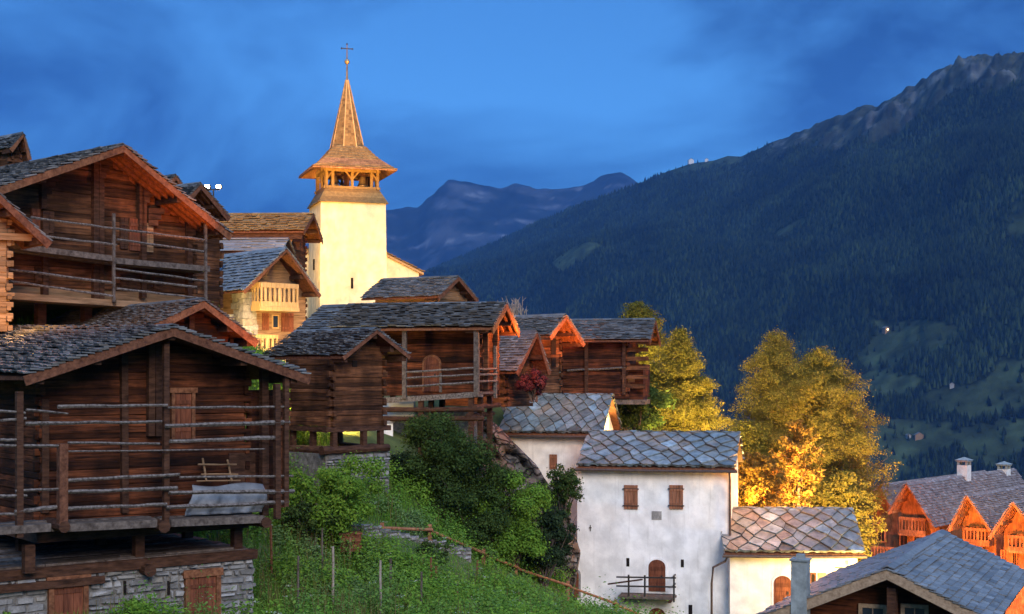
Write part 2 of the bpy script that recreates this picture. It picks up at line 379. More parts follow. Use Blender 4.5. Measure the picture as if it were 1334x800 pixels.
# ------------------------------------------------------------------ whole houses
def gable_root(name, label, cat, apex, Y, a, eL, eR, base_py, group=None):
    """gable end facing the viewer: the verge is read on the upright plane through the apex"""
    A = P(*apex, Y); zb = (HY-base_py)/F*Y; O = Vector((A.x, A.y, zb)); fr = Fr(O, R(a))
    l = fr.hit(*eL, 'y', 0); r = fr.hit(*eR, 'y', 0)
    root = empty(name, label, cat, O, R(a), group)
    return root, fr, dict(xl=l.x, zl=l.z, xr=r.x, zr=r.z, zA=A.z-zb)
def eave_root(name, label, cat, eR, Y, a, eLx, ridge_py, yr, base_py, group=None, zback=None):
    """long side facing the viewer: same axes, turned a quarter, so x is back and y runs to the left"""
    E = P(*eR, Y); zb = (HY-base_py)/F*Y; c, s = math.cos(R(a)), math.sin(R(a))
    O = Vector((E.x - s*yr, E.y + c*yr, zb)); fr = Fr(O, R(a+90))
    L = fr.hit(eLx, eR[1], 'x', -yr).y
    zA = (HY-ridge_py)/F*O.y - zb; zl = E.z-zb
    root = empty(name, label, cat, O, R(a+90), group)
    return root, fr, dict(xl=-yr, zl=zl, xr=yr, zr=zl if zback is None else zback, zA=zA, L=L)

def roof(root, g, style='slates', m='slate', rows=16, tw=.3, th=.035, bm='barge', board='barge', dz=0., bh=.26, purl=True, pm='beam', oh=.9, hip=0., jit=.25, nx=9, ny=5, rafters=0, verge=True):
    xl, zl, xr, zr, zA, L = (g[k] for k in ('xl','zl','xr','zr','zA','L'))
    mb = MB()
    el, er, rg = (xl, zl+dz), (xr, zr+dz), (0, zA+dz)
    sk = g.get('sk', 0.)
    def c3(p, y): return (p[0], y, p[1]+sk*max(y, 0)/L)
    for e in (el, er):
        q = (c3(e,-.04), c3(e,L+.04), c3(rg,L+.04), c3(rg,-.04))
        if style == 'slates': slates(mb, *q, rows, tw, th, jit)
        else: diamonds(mb, *q, nx, ny)
    # ridge pieces
    y = 0
    while y < L-.05:
        y1 = min(y+tw*U(1.4,2.4), L); w = .22
        for sg, e in ((-1, el), (1, er)):
            sl = (zA+dz-e[1])/abs(e[0]); k = w*U(.8,1.2)
            p = [(0, y, zA+dz+.085), (0, y1, zA+dz+.085), (sg*k, y1, zA+dz+.085-sl*k+.02), (sg*k, y, zA+dz+.085-sl*k+.02)]
            mb.add(p + [(a, b, c+.035) for a, b, c in p], [(4,5,6,7),(0,1,5,4),(1,2,6,5),(2,3,7,6),(3,0,4,7)])
        y = y1
    ro = mb.build('roof', M[m], root)
    d = MB(); t = .09
    for e, sg in ((el, -1), (er, 1)):
        P4 = [(e[0], 0, e[1]-.012), (0, 0, rg[1]-.012), (0, 0, rg[1]-t-.012), (e[0], 0, e[1]-t-.012)]
        d.prism(P4, (0, .03, 0), (0, L-.03, 0))
    d.build('roof_boarding', M[board], ro)
    if bm:
        for e in (el, er):
            b = MB(); sl = Vector((e[0], 0, e[1]-rg[1])).normalized()
            p0 = Vector((0, -.035, rg[1]-bh*.45)); p1 = Vector((e[0], -.035, e[1]-bh*.45)) + sl*.04
            nrm = Vector((-sl.z, 0, sl.x)); nrm = nrm if nrm.z > 0 else -nrm
            h = bh/2; q = [p0+nrm*h, p1+nrm*h, p1-nrm*h, p0-nrm*h]
            q[0].x = q[3].x = 0.003*(1 if e[0] > 0 else -1)
            b.prism(q, (0,-.03,0), (0,.03,0)); b.build('barge_board', M[bm], root)
    if purl:
        for f in ((0, .0), (.52, -1), (.52, 1), (.9, -1), (.9, 1)):
            e = el if f[1] < 0 else er
            x = e[0]*f[0]; z = rg[1]+(e[1]-rg[1])*f[0] - t - .13
            b = MB(); b.bar((x, .06, z), (x, oh+.35, z), .2, .22); b.build('purlin', M[pm], root)
    for k in range(rafters):
        y = .25 + k*.42
        for e in (el, er):
            b = MB(); b.bar((e[0]*.03, y, rg[1]+(e[1]-rg[1])*.03-t-.075), (e[0]*.97, y, rg[1]+(e[1]-rg[1])*.97-t-.075), .11, .12); b.build('rafter', M[board], root)
    return ro

def profile(g, drop=.14):
    xl, zl, xr, zr, zA = (g[k] for k in ('xl','zl','xr','zr','zA'))
    def f(z):
        if z > zA-drop-.05: return None
        return (xl*(zA-drop-z)/(zA-zl), xr*(zA-drop-z)/(zA-zr))
    return f

def log_walls(root, g, wl, wr, y0, y1, z0, m='log', h=.17, ends=.17, th=.13):
    h = min(h, .19); ends = min(ends, .19)
    pf = profile(g)
    zl = g['zA']+(g['zl']-g['zA'])*wl/g['xl']-.14; zr = g['zA']+(g['zr']-g['zA'])*wr/g['xr']-.14
    for y in (y0, y1):
        b = MB(); logs(b, wl, wr, y, z0, pf, h, th, ends); b.build('wall', M[m], root)
    for x, zt in ((wl, zl), (wr, zr)):
        b = MB(); logs(b, y0, y1, x, z0+.015, None, h, th, ends, 0, 'y', zt); b.build('wall', M[m], root)

def solid_walls(root, g, wl, wr, y0, y1, z0, m='plaster', drop=.1, name='wall'):
    zA = g['zA']-drop
    zl = zA+(g['zl']-g['zA'])*wl/g['xl']; zr = zA+(g['zr']-g['zA'])*wr/g['xr']
    b = MB(); b.prism([(wl,0,z0),(wr,0,z0),(wr,0,zr),(0,0,zA),(wl,0,zl)], (0,y0,0), (0,y1,0)); return b.build(name, M[m], root)

def pbox(fr, ax, val, px, out=.05, inn=.05):
    """px=(x0,y0,x1,y1) in the photograph, on the upright face ax=val whose outside is towards -ax"""
    a = fr.hit(px[0], px[3], ax, val); b = fr.hit(px[2], px[1], ax, val); c = fr.hit(px[0], px[1], ax, val)
    z0, z1 = a.z, (b.z+c.z)/2
    if ax == 'y': return (min(a.x,b.x), max(a.x,b.x), val-out, val+inn, z0, z1)
    return (val-out, val+inn, min(a.y,b.y), max(a.y,b.y), z0, z1)
def panel(root, name, fr, ax, val, px, m, out=.05, inn=.05, label=None):
    b = MB(); b.box(*pbox(fr, ax, val, px, out, inn)); o = b.build(name, M[m], root)
    if label: o['label'] = label
    return o
def boards(root, name, fr, ax, val, px, m, n=4, out=.06, frame=None, label=None, fw=.1):
    """a boarded leaf made of upright planks, with a frame round it as its own part"""
    x0, x1, y0, y1, z0, z1 = pbox(fr, ax, val, px, out, .03)
    b = MB(); g = .006
    for i in range(n):
        if ax == 'y': w = (x1-x0)/n; b.box(x0+i*w+g, x0+(i+1)*w-g, y0-U(0,.012), y1, z0, z1)
        else: w = (y1-y0)/n; b.box(x0-U(0,.012), x1, y0+i*w+g, y0+(i+1)*w-g, z0, z1)
    if ax == 'y':
        for k in (.2, .8): b.box(x0+.03, x1-.03, y0-.035, y0-.008, z0+(z1-z0)*k-.05, z0+(z1-z0)*k+.05)
    else:
        for k in (.2, .8): b.box(x0-.035, x0-.008, y0+.03, y1-.03, z0+(z1-z0)*k-.05, z0+(z1-z0)*k+.05)
    o = b.build(name, M[m], root)
    if label: o['label'] = label
    if frame:
        f = MB(); k = .05
        if ax == 'y':
            f.box(x0-fw, x0-.004, y0-k, y1, z0, z1); f.box(x1+.004, x1+fw, y0-k, y1, z0, z1); f.box(x0-fw-.06, x1+fw+.06, y0-k-.02, y1, z1+.004, z1+fw*1.5)
        else:
            f.box(x0-k, x1, y0-fw, y0-.004, z0, z1); f.box(x0-k, x1, y1+.004, y1+fw, z0, z1); f.box(x0-k-.02, x1, y0-fw-.06, y1+fw+.06, z1+.004, z1+fw*1.5)
        f.build('frame', M[frame], o)
    return o
def window(root, fr, ax, val, px, fm='white', cols=2, rws=2, out=.05, fw=.07, gm='glass'):
    x0, x1, y0, y1, z0, z1 = pbox(fr, ax, val, px, out, .06)
    f = MB(); k = .035
    def bx(u0, u1, w0, w1, d0, d1):
        if ax == 'y': f.box(u0, u1, y0-d0, y1-d1, w0, w1)
        else: f.box(x0-d0, x1-d1, u0, u1, w0, w1)
    u0, u1 = (x0, x1) if ax == 'y' else (y0, y1)
    bx(u0, u0+fw, z0, z1, 0, 0); bx(u1-fw, u1, z0, z1, 0, 0); bx(u0+fw, u1-fw, z0, z0+fw, 0, 0); bx(u0+fw, u1-fw, z1-fw, z1, 0, 0)
    for i in range(1, cols): u = u0+(u1-u0)*i/cols; bx(u-k/2, u+k/2, z0+fw, z1-fw, -.01, 0)
    for j in range(1, rws): z = z0+(z1-z0)*j/rws; bx(u0+fw, u1-fw, z-k/2, z+k/2, -.014, 0)
    o = f.build('window', M[fm], root)
    p = MB()
    if ax == 'y': p.box(u0+fw, u1-fw, y0+.03, y1, z0+fw, z1-fw)
    else: p.box(x0+.03, x1, u0+fw, u1-fw, z0+fw, z1-fw)
    p.build('pane', M[gm], o)
    return o
def rail(root, fr, ax, val, a, b, r=.05, m='rail', name='rail', parent=None, val2=None):
    p = fr.hit(*a, ax, val); q = fr.hit(*b, ax, val if val2 is None else val2)
    mb = MB(); mb.pole(p, q, r, random.choice([4,5,6]), .32, 6, r*U(.7,1.25)); return mb.build(name, M[m], parent or root)
def post(root, fr, ax, val, x, y0, y1, r=.08, m='rail', name='post', sq=True):
    p = fr.hit(x, y1, ax, val); q = fr.hit(x, y0, ax, val); q.x, q.y = p.x+U(-.02,.02), p.y
    mb = MB()
    mb.bar(p, q, r*2, r*2, up=(0,1,0)) if sq else mb.pole(p, q, r, 7, .2, 4)
    return mb.build(name, M[m], root)
def arch(fr, ax, val, px, out, inn, grow=0., n=10):
    x0, x1, y0, y1, z0, z1 = pbox(fr, ax, val, px, out, inn)
    u0, u1 = (x0, x1) if ax == 'y' else (y0, y1)
    u0 -= grow; u1 += grow; z1 += grow; r = (u1-u0)/2; c = (u0+u1)/2; rr = min(r, (z1-z0)*.5)*.85
    pts = [(u0, z0), (u1, z0)] + [(c+r*math.cos(math.pi*i/n), z1-rr+rr*math.sin(math.pi*i/n)) for i in range(n+1)]
    mb = MB()
    if ax == 'y': mb.prism([(u, 0, z) for u, z in pts], (0,y0,0), (0,y1,0))
    else: mb.prism([(0, u, z) for u, z in pts], (x0,0,0), (x1,0,0))
    return mb
def arched_door(root, fr, ax, val, px, surround='plaster', m='door'):
    s = arch(fr, ax, val, px, .03, .05, .1).build('door_surround', M[surround], root)
    d = arch(fr, ax, val, px, .05, -.01).build('door', M[m], root)
    x0, x1, y0, y1, z0, z1 = pbox(fr, ax, val, px, .05, 0)
    h = MB(); 
    for k in range(1, 7):
        z = z0+(z1-z0)*k/7.6
        if ax == 'y': h.box(x0+.08, x1-.08, y0-.012, y0+.01, z, z+.16)
        else: h.box(x0-.012, x0+.01, y0+.08, y1-.08, z, z+.16)
    h.build('door_board', M[m], d)
    k = MB(); 
    if ax == 'y': k.box(x1-.2, x1-.14, y0-.06, y0, (z0+z1)/2-.1, (z0+z1)/2+.02)
    else: k.box(x0-.06, x0, y0+.14, y0+.2, (z0+z1)/2-.1, (z0+z1)/2+.02)
    k.build('handle', M['metal'], d)
    return d

# ================================================================== the buildings
# ---- near barn with the long balconies
root, fr, g = gable_root('log_barn', 'large dark log barn with stacked rail balconies on a stone cellar with two red doors', 'barn', (225,427), 38, 38, (33,490), (401,490), 830)
g['L'] = 14.5; g['sk'] = .4; xw = 1.35
roof(root, g, rows=21, tw=.29, th=.042, bm='barge_old', board='barge_old', oh=xw, bh=.25, jit=.34)
wl = fr.hit(52, 600, 'y', xw).x; wr = fr.hit(319, 600, 'y', xw).x
zd = fr.hit(215, 682, 'y', xw).z
log_walls(root, g, wl, wr, xw, g['L']-.6, zd, 'log', .2)
for x in (162, 245, 52+6):   # upright clamping timbers against the wall
    if x != 245: post(root, fr, 'y', xw-.14, x, 520 if x == 58 else 462, 668, .09, 'beam', 'clamp_post')
for x in (196, 206, 216): post(root, fr, 'y', xw-.2 if x < 210 else .3, x, 448, 568 if x < 210 else 682, .09 if x < 210 else .075, 'beam', 'clamp_post')
boards(root, 'door', fr, 'y', xw-.1, (226,512,248,572), 'door', 3, frame='barge')
panel(root, 'hatch', fr, 'y', xw-.1, (298,590,332,636), 'beam', .03)
boards(root, 'side_screen', fr, 'y', xw+.35, (321,508,371,664), 'log', 7, .05)
V0 = .12
for x, y0, y1, r in ((25,510,700,.08), (81,578,690,.11), (372,490,660,.07), (344,480,672,.1), (361,500,676,.08)): post(root, fr, 'y', V0+(.9 if x == 344 else 0), x, y0, y1, r, 'barge_old' if x == 81 else 'beam')
for a, b, r in (((34,534),(89,539),.05), ((75,530),(218,528),.07), ((219,531),(375,530),.05), ((33,552),(211,549),.075), ((215,555),(377,550),.075), ((88,577),(208,578),.05), ((221,575),(361,570),.08), ((0,580),(80,581),.06), ((0,573),(28,573),.06), ((86,626),(234,618),.065), ((234,622),(382,620),.05), ((85,641),(231,636),.07), ((220,642),(383,640),.075), ((85,663),(217,657),.08), ((217,661),(376,654),.08), ((-30,646),(35,646),.07), ((20,640),(76,637),.06), ((19,667),(74,660),.08), ((-30,669),(22,670),.06), ((0,548),(34,545),.05),((-20,533),(33,538),.05),((88,588),(345,585),.03)):
    rail(root, fr, 'y', V0-.02, a, b, r*.68)
def deck(root, fr, a, b, v0, v1, th=.16, m='plank', n=5, name='balcony_deck', mm=None, ax='y'):
    p = fr.hit(*a, ax, v0); q = fr.hit(*b, ax, v0); mb = MB()
    for i in range(n):
        ya = v0+(v1-v0)*i/n; yb = v0+(v1-v0)*(i+1)/n-.015
        A0, A1 = p.z+U(-.02,.02), q.z+U(-.02,.02); e0, e1 = U(-.12,.12), U(-.12,.12)
        if ax == 'y': vs = [(p.x+e0, ya, A0-th), (q.x+e1, ya, A1-th), (q.x+e1, yb, A1-th), (p.x+e0, yb, A0-th), (p.x+e0, ya, A0), (q.x+e1, ya, A1), (q.x+e1, yb, A1), (p.x+e0, yb, A0)]
        else: vs = [(ya, p.y-e0, A0-th), (ya, q.y-e1, A1-th), (yb, q.y-e1, A1-th), (yb, p.y-e0, A0-th), (ya, p.y-e0, A0), (ya, q.y-e1, A1), (yb, q.y-e1, A1), (yb, p.y-e0, A0)]
        mb.add(vs, [(0,3,2,1),(4,5,6,7),(0,1,5,4),(1,2,6,5),(2,3,7,6),(3,0,4,7)])
    return mb.build(name, M[m], root)
deck(root, fr, (82,683), (210,676), V0-.05, xw-.12, .2); deck(root, fr, (219,677), (343,672), V0-.05, xw-.12, .2); deck(root, fr, (-40,690), (70,681), V0-.1, xw-.12, .2)
for x in (82, 212, 345):   # round joist ends
    p = fr.hit(x, 681 if x < 345 else 676, 'y', V0); mb = MB(); mb.pole(p+Vector((0,-.12,-.1)), p+Vector((0,xw+.3,-.1)), .17, 9, .1, 3); mb.build('joist', M['beam'], root)
# floor frame and stilts, each with its flat stone
zf = zd-.02
b = MB(); b.box(wl-.1, wr+.1, xw-.05, g['L']-.6, zf-.26, zf); b.build('floor_frame', M['beam'], root)
ztop = fr.hit(180, 729, 'y', xw).z
for x, v in ((37,.6), (180,xw+.1), (308,xw+.1), (105,4.5), (237,4.5), (330,4.5), (60,8.), (200,8.)):
    if v > 2: xx = {105: wl+.6, 237: -.2, 330: wr-.3, 60: wl+1., 200: .4}[x]
    else: xx = fr.hit(x, 710, 'y', v).x
    mb = MB(); mb.bar((xx, v, ztop), (xx, v, zf-.2), .26, .26, up=(0,1,0)); s = mb.build('stilt', M['beam'], root)
# stone cellar
sy = .95; sl, sr = fr.hit(-60, 760, 'y', sy).x, fr.hit(331, 740, 'y', sy).x
zs = fr.hit(200, 739, 'y', sy).z
holes = []
for px in ((69,760,107,812), (246,751,280,812)):
    x0, x1, _, _, z0, z1 = pbox(fr, 'y', sy, px); holes.append((x0-.12, x1+.12, z0, z1+.22))
for px in ((161,757,164,775), (218,757,221,775)):
    x0, x1, _, _, z0, z1 = pbox(fr, 'y', sy, px); holes.append((x0, x1, z0, z1))
b = MB(); b.box(sl, sr, sy+.1, g['L']-.4, -1.2, zs); cel = b.build('cellar_wall', M['mortar'], root)
b = MB(); stones(b, sl, sr, sy+.1, -.6, zs, holes); stones(b, sy+.1, g['L']-.4, sr, -.6, zs, (), '-y'); b.build('stonework', M['stone'], cel)
for px in ((69,760,107,812), (246,751,280,812)):
    d = boards(root, 'cellar_door', fr, 'y', sy+.06, px, 'door', 3, .05, frame='barge', fw=.14)
for px in ((161,757,164,775), (218,757,221,775)): panel(root, 'vent_slit', fr, 'y', sy+.08, px, 'dark', .03)
b = MB(); b.bar((sl, sy+.12, zs+.1), (sr+.1, sy+.12, zs+.12), .3, .26); b.build('sill_beam', M['beam'], root)
b = MB(); b.bar((sr-.05, sy+.3, zs+.1), (sr-.05, g['L']-.5, zs+.12), .3, .26); b.build('sill_beam', M['beam'], root)
b = MB(); b.bar((sl, sy+.02, zs-.22), (fr.hit(135,745,'y',sy).x, sy+.02, zs-.2), .24, .2); b.build('sill_beam', M['beam'], root)
p = fr.hit(189, 742, 'y', sy); b = MB(); b.pole(p+Vector((0,-.35,0)), p+Vector((0,1.,0)), .17, 10, .05, 3); b.build('joist', M['beam'], root)
b = MB()
y = sy+.2
while y < g['L']-.8:
    w = U(.2,.42); x = sl
    while x < sr-.1:
        x2 = min(x+U(1.6,3.4), sr-.05); b.box(x, x2, y, y+w-.02, zs+.22, zs+.26+U(0,.05), .012); x = x2+.03
    y += w
b.build('loft_planks', M['plank'], root)
BARN, BFR = root, fr
# things left on the balcony
nu, nv = 34, 16; V = np.zeros((nu*nv, 3)); pl, pr = fr.hit(250, 632, 'y', .75), fr.hit(343, 631, 'y', .75); ql, qr = fr.hit(240, 672, 'y', .5), fr.hit(343, 667, 'y', .5)
for i in range(nu):
    for j in range(nv):
        u, v = i/(nu-1), j/(nv-1); p = pl.lerp(pr, u).lerp(ql.lerp(qr, u), v)
        fold = .05*math.sin(u*23+2*v)*v + .04*math.sin(u*9-3*v) + .02*math.sin(u*47+v*9)*v
        p = p + Vector((.03*math.sin(v*6+u*5), -.25*math.sin(math.pi*min(v*1.1,1))*.6 - fold, -.05*math.sin(u*math.pi*2)*(1-v)))
        V[i*nv+j] = fr.O + fr.X*p.x + fr.Y*p.y + Vector((0,0,p.z))
Fq = np.array([(i*nv+j, (i+1)*nv+j, (i+1)*nv+j+1, i*nv+j+1) for i in range(nu-1) for j in range(nv-1)])
t = np_mesh('tarpaulin', V, Fq, M['tarp'], smooth=True); tag(t, 'grey tarpaulin hung behind the lowest balcony rails of the near barn', 'tarpaulin')
sm = t.modifiers.new('thick', 'SOLIDIFY'); sm.thickness = .012
h = fr.hit(285, 628, 'y', .9); W = lambda p: fr.O + fr.X*p.x + fr.Y*p.y + Vector((0,0,p.z))
lad = empty('hay_ladder', 'short pale wooden hay ladder leaning on the barn wall above the tarpaulin', 'ladder', W(h), fr.a)
lf = Fr(W(h), fr.a)
for a, b in (((264,597),(269,627)), ((296,599),(302,627))):
    p, q = lf.hit(*a, 'y', .2), lf.hit(*b, 'y', 0); mb = MB(); mb.pole(q, p, .03, 6); mb.build('ladder_side', M['log_pale'], lad)
for a, b in (((258,605),(308,605)), ((262,618),(310,618)), ((256,627),(313,626))):
    p, q = lf.hit(*a, 'y', .06), lf.hit(*b, 'y', .06); mb = MB(); mb.pole(q, p, .025, 6); mb.build('rung', M['log_pale'], lad)

# ---- small barn roof behind it
root, fr, g = gable_root('hay_barn', 'small dark barn behind the near barn showing its slate roof and red barge board', 'barn', (265,392), 46, 38, (190,428), (333,443), 520)
g['L'] = fr.hit(92, 402, 'x', 0).y
roof(root, g, rows=16, tw=.28, bm='barge', board='barge', oh=.8)
log_walls(root, g, g['xl']+.5, g['xr']-.55, .8, g['L']-.4, 0, 'log')
post(root, fr, 'y', .7, 248, 412, 480, .09, 'beam', 'clamp_post')
# ---- big upper chalet barn on the left
root, fr, g = gable_root('chalet_barn', 'tall brown timber barn at upper left with two rail galleries and red eave boards', 'barn', (160,190), 50, 48, (-45,259), (299,305), 420)
g['L'] = 13; xw = 1.5
roof(root, g, rows=22, tw=.3, bm='barge', board='barge', oh=xw, bh=.26, rafters=4, th=.04)
wl, wr = g['xl']+.7, fr.hit(250, 340, 'y', xw).x
zd = fr.hit(150, 378, 'y', xw).z
log_walls(root, g, wl, wr, xw, g['L']-.6, zd, 'log_brown', .2, .3)
for x, y0, y1 in ((56,230,272), (58,275,390), (124,205,392), (131,207,392), (183,240,300), (186,240,388), (246,290,388)): post(root, fr, 'y', xw-.16, x, y0, y1, .1, 'beam', 'clamp_post')
for x, y in ((57,232),(128,212),(185,245),(196,275),(245,288)):   # stepped bracket logs under the purlins
    p = fr.hit(x, y, 'y', xw-.1); b = MB()
    for k in range(3): b.bar(p+Vector((-.1,0,-.22*k)), p+Vector((.42-.1*k,-.25+.05*k,-.22*k)), .2, .2)
    b.build('bracket', M['beam'], root)
for px, m in (((156,284,166,324),'beam'), ((168,285,182,326),'door'), ((188,291,199,328),'log_pale'), ((40,272,52,306),'door'), ((58,275,70,308),'beam')): boards(root, 'shutter', fr, 'y', xw-.1, px, m, 2, .04)
for px in ((157,358,186,376), (200,362,212,378), (45,348,60,368)): boards(root, 'shutter', fr, 'y', xw-.1, px, 'beam', 3, .03)
V0 = .25
deck(root, fr, (-20,311), (149,334), V0, xw-.1, .2); deck(root, fr, (149,335), (272,347), V0, xw-.1, .2)
for a, b in (((40,283),(152,298)), ((152,298),(267,313)), ((60,308),(152,319)), ((152,312),(265,328)), ((10,351),(150,369)), ((150,362),(256,374)), ((10,366),(148,386)), ((152,376),(266,389)), ((150,350),(268,366))): rail(root, fr, 'y', V0, a, b, .042)
for x, y0, y1 in ((148,278,393), (268,284,392), (5,318,400)): post(root, fr, 'y', V0, x, y0, y1, .045, 'plank')
deck(root, fr, (-20,378), (149,391), V0+.1, xw-.1, .22, 'log_pale', 4); deck(root, fr, (149,391), (262,400), V0+.1, xw-.1, .22, 'log_pale', 4)
b = MB(); b.box(wl, wr, xw, g['L']-.6, zd-.5, zd-.02); b.build('floor_frame', M['log_pale'], root)
for x in (12, 60, 120, 180, 240): 
    for v in (xw+.4, 5, 9): xx = fr.hit(x, 400, 'y', xw).x; b = MB(); b.bar((xx, v, -.6), (xx, v, zd-.4), .3, .3, up=(0,1,0)); b.build('stilt', M['beam'], root)
# ---- porch gable cut by the left edge
root, fr, g = gable_root('wood_shed', 'lamp lit timber gable cut off by the left edge of the picture', 'shed', (-42,216), 44, 38, (-150,290), (63,314), 430)
g['L'] = 6
roof(root, g, rows=12, bm='barge_old', board='barge', oh=.9)
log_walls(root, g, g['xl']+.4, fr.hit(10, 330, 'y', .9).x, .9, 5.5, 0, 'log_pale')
p = fr.hit(20, 300, 'y', .5); b = MB(); b.bar(p+Vector((-1,.3,-.2)), p+Vector((.9,.1,-.2)), .2, .22); b.build('bracket', M['log_pale'], root)
# ---- houses above
root, fr, g = gable_root('upper_house', 'small dark gable of a house on the skyline at top left', 'house', (30,174), 78, 50, (14,193), (38,205), 300)
g['L'] = 6; roof(root, g, rows=10, bm='barge', board='barge', oh=.5); log_walls(root, g, g['xl']+.3, g['xr']-.3, .5, 5.5, 0, 'log_brown', .25)
b = MB(); pb = fr.hit(6, 186, 'x', g['xl']*.6); b.box(g['xl']*.75, g['xl']*.45, 2.2, 3.4, pb.z-.1, pb.z+.12); b.build('skylight', M['white'], root)
root, fr, g = gable_root('upper_house', 'dark brown roof overhang showing right behind the tall timber barn', 'house', (261,240), 62, 52, (246,256), (297,282), 420)
g['L'] = 7; roof(root, g, rows=12, bm='barge_old', board='barge_old', oh=.9, rafters=2); log_walls(root, g, g['xl']+.4, fr.hit(286,300,'y',.9).x, .9, 6.5, 0, 'log_brown', .25)
root, fr, g = gable_root('upper_house', 'tip of a slate roof peeking over the ridge of the tall timber barn', 'house', (229,229), 74, 50, (214,240), (240,246), 420)
g['L'] = 5; roof(root, g, rows=8, bm='barge_old', board='barge_old', oh=.5); log_walls(root, g, g['xl']+.3, g['xr']-.3, .5, 4.5, 0, 'log_brown', .25)
# ---- roof with a lit ridge left of the church
root, fr, g = eave_root('long_house', 'long timber house with a lamp lit shingle roof beside the church', 'house', (395,301), 90, -3, 270, 279, 3.2, 420)
roof(root, g, m='shingle', rows=9, tw=.35, th=.05, bm='barge_old', board='barge_old', oh=.8)
b = MB(); b.box(g['xl']+.15, g['xl']+.35, .1, g['L'], g['zl']-.5, g['zl']-.1); b.build('eave_beam', M['beam'], root)
b = MB(); b.box(g['xl']+.9, g['xl']+1.2, .4, g['L'], g['zl']-1.1, g['zl']-.6); b.build('eave_beam', M['beam'], root)
log_walls(root, g, g['xl']+1.3, g['xr']-1., 1., g['L']-.3, 0, 'log', .28)
q = fr.hit(381, 312, 'x', g['xl']+1.); b = MB(); b.path([q+Vector((-.6,.9*math.cos(t)-.9,.7*math.sin(t)-.3)) for t in [i*.26 for i in range(7)]], .09, 6); b.build('curved_bracket', M['log_pale'], root)
# ---- metal roof strip behind the balcony chalet
root, fr, g = eave_root('low_house', 'low house with a pale blue sheet roof behind the balcony chalet', 'house', (366,327), 86, -3, 262, 312, 2.2, 420)
roof(root, g, m='slate_blue', rows=4, tw=.8, th=.03, bm=None, board='beam', purl=False); solid_walls(root, g, g['xl']+.4, g['xr']-.4, .3, g['L']-.3, 0)
# ---- chalet with honey balconies
root, fr, g = gable_root('balcony_chalet', 'chalet with honey coloured balconies and grey stone corner pillars below the church', 'chalet', (373,324), 78, 42, (318,378), (416,384), 470)
g['L'] = fr.hit(262, 327, 'x', 0).y; xw = 1.3
roof(root, g, m='slate_blue', rows=13, tw=.35, bm='barge_old', board='barge_old', oh=xw, bh=.2)
wl, wr = fr.hit(325, 420, 'y', xw).x, fr.hit(398, 420, 'y', xw).x
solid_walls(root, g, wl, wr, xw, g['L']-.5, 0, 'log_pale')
def pilaster(x, y0, y1, m='stone'):
    p = fr.hit(x, y1, 'y', xw); q = fr.hit(x, y0, 'y', xw); b = MB(); z = p.z
    while z < q.z: hh = U(.25,.4); b.box(p.x-.28+U(-.08,.08), p.x+.28+U(-.08,.08), xw-.32+U(-.05,.05), xw+.1, z, z+hh-.02); z += hh
    b.build('pillar', M[m], root)
pilaster(326, 386, 470); pilaster(318, 384, 470)
for yy in (1.0, 3.4):   # pillars of the side wall
    b = MB(); z = 0; zt = g['zA']+(g['zl']-g['zA'])*wl/g['xl']-.5
    while z < zt: hh = U(.25,.4); b.box(wl-.3+U(-.06,.06), wl+.05, xw+yy-.3+U(-.08,.08), xw+yy+.3+U(-.08,.08), z, z+hh-.02); z += hh
    b.build('pillar', M['stone'], root)
b = MB(); b.box(wl-.06, wl-.005, xw+.1, g['L']-.5, 0, 2.6); b.build('plaster_panel', M['plaster'], root)
for px in ((341,408,350,430), (366,408,382,432)): boards(root, 'shutter', fr, 'y', xw, px, 'door', 3, .05)
for px in ((354,410,363,428),): window(root, fr, 'y', xw, px, 'yellow_wood', 1, 1)
def balcony(root, fr, px, v, dep, m='yellow_wood', nslot=9, n2=3, side=True):
    """boarded balustrade: rails, uprights, and the floor it stands on"""
    a = fr.hit(px[0], px[3], 'y', v); b = fr.hit(px[2], px[1], 'y', v); c = fr.hit(px[0], px[1], 'y', v)
    x0, x1, z0, z1 = a.x, b.x, a.z, (b.z+c.z)/2; h = z1-z0
    bal = MB(); 
    bal.box(x0, x1, v, v+.08, z0, z0+h*.22); bal.box(x0, x1, v-.02, v+.1, z1-h*.2, z1)
    n = max(4, int((x1-x0)/.28))
    for i in range(n+1): x = x0+(x1-x0)*i/n; w = .075 if i % 4 else .11; bal.box(max(x0,x-w), min(x1,x+w), v+.01, v+.07, z0+h*.22+.002, z1-h*.2-.002)
    for xs in (x0, x1):
        bal.box(xs-.04, xs+.04, v+.1, v+dep, z0, z0+h*.22); bal.box(xs-.05, xs+.05, v+.1, v+dep, z1-h*.2, z1)
        k = max(2, int(dep/.3))
        for i in range(1, k): y = v+dep*i/k; bal.box(xs-.03, xs+.03, y-.07, y+.07, z0+h*.22+.002, z1-h*.2-.002)
    o = bal.build('balcony', M[m], root)
    f = MB(); f.box(x0-.05, x1+.05, v-.03, v+dep, z0-.22, z0-.004); f.build('balcony_floor', M[m], o)
    return o
balcony(root, fr, (340,369,389,399), xw-1.25, 1.24); balcony(root, fr, (322,436,362,460), xw-1.0, .99)
q = fr.hit(283, 355, 'x', g['xl']*.55); sk = MB(); s0 = .5; xk = g['xl']*.5; zk = g['zA']+(g['zl']-g['zA'])*.5+.12
yk = fr.hit(283, 355, 'x', xk).y; dzx = (g['zl']-g['zA'])/g['xl']
sk.prism([(xk-.35, 0, zk-.35*dzx), (xk+.35, 0, zk+.35*dzx), (xk+.35, 0, zk+.35*dzx+.07), (xk-.35, 0, zk-.35*dzx+.07)], (0,yk-.35,0), (0,yk+.35,0)); sk.build('skylight', M['glass'], root)

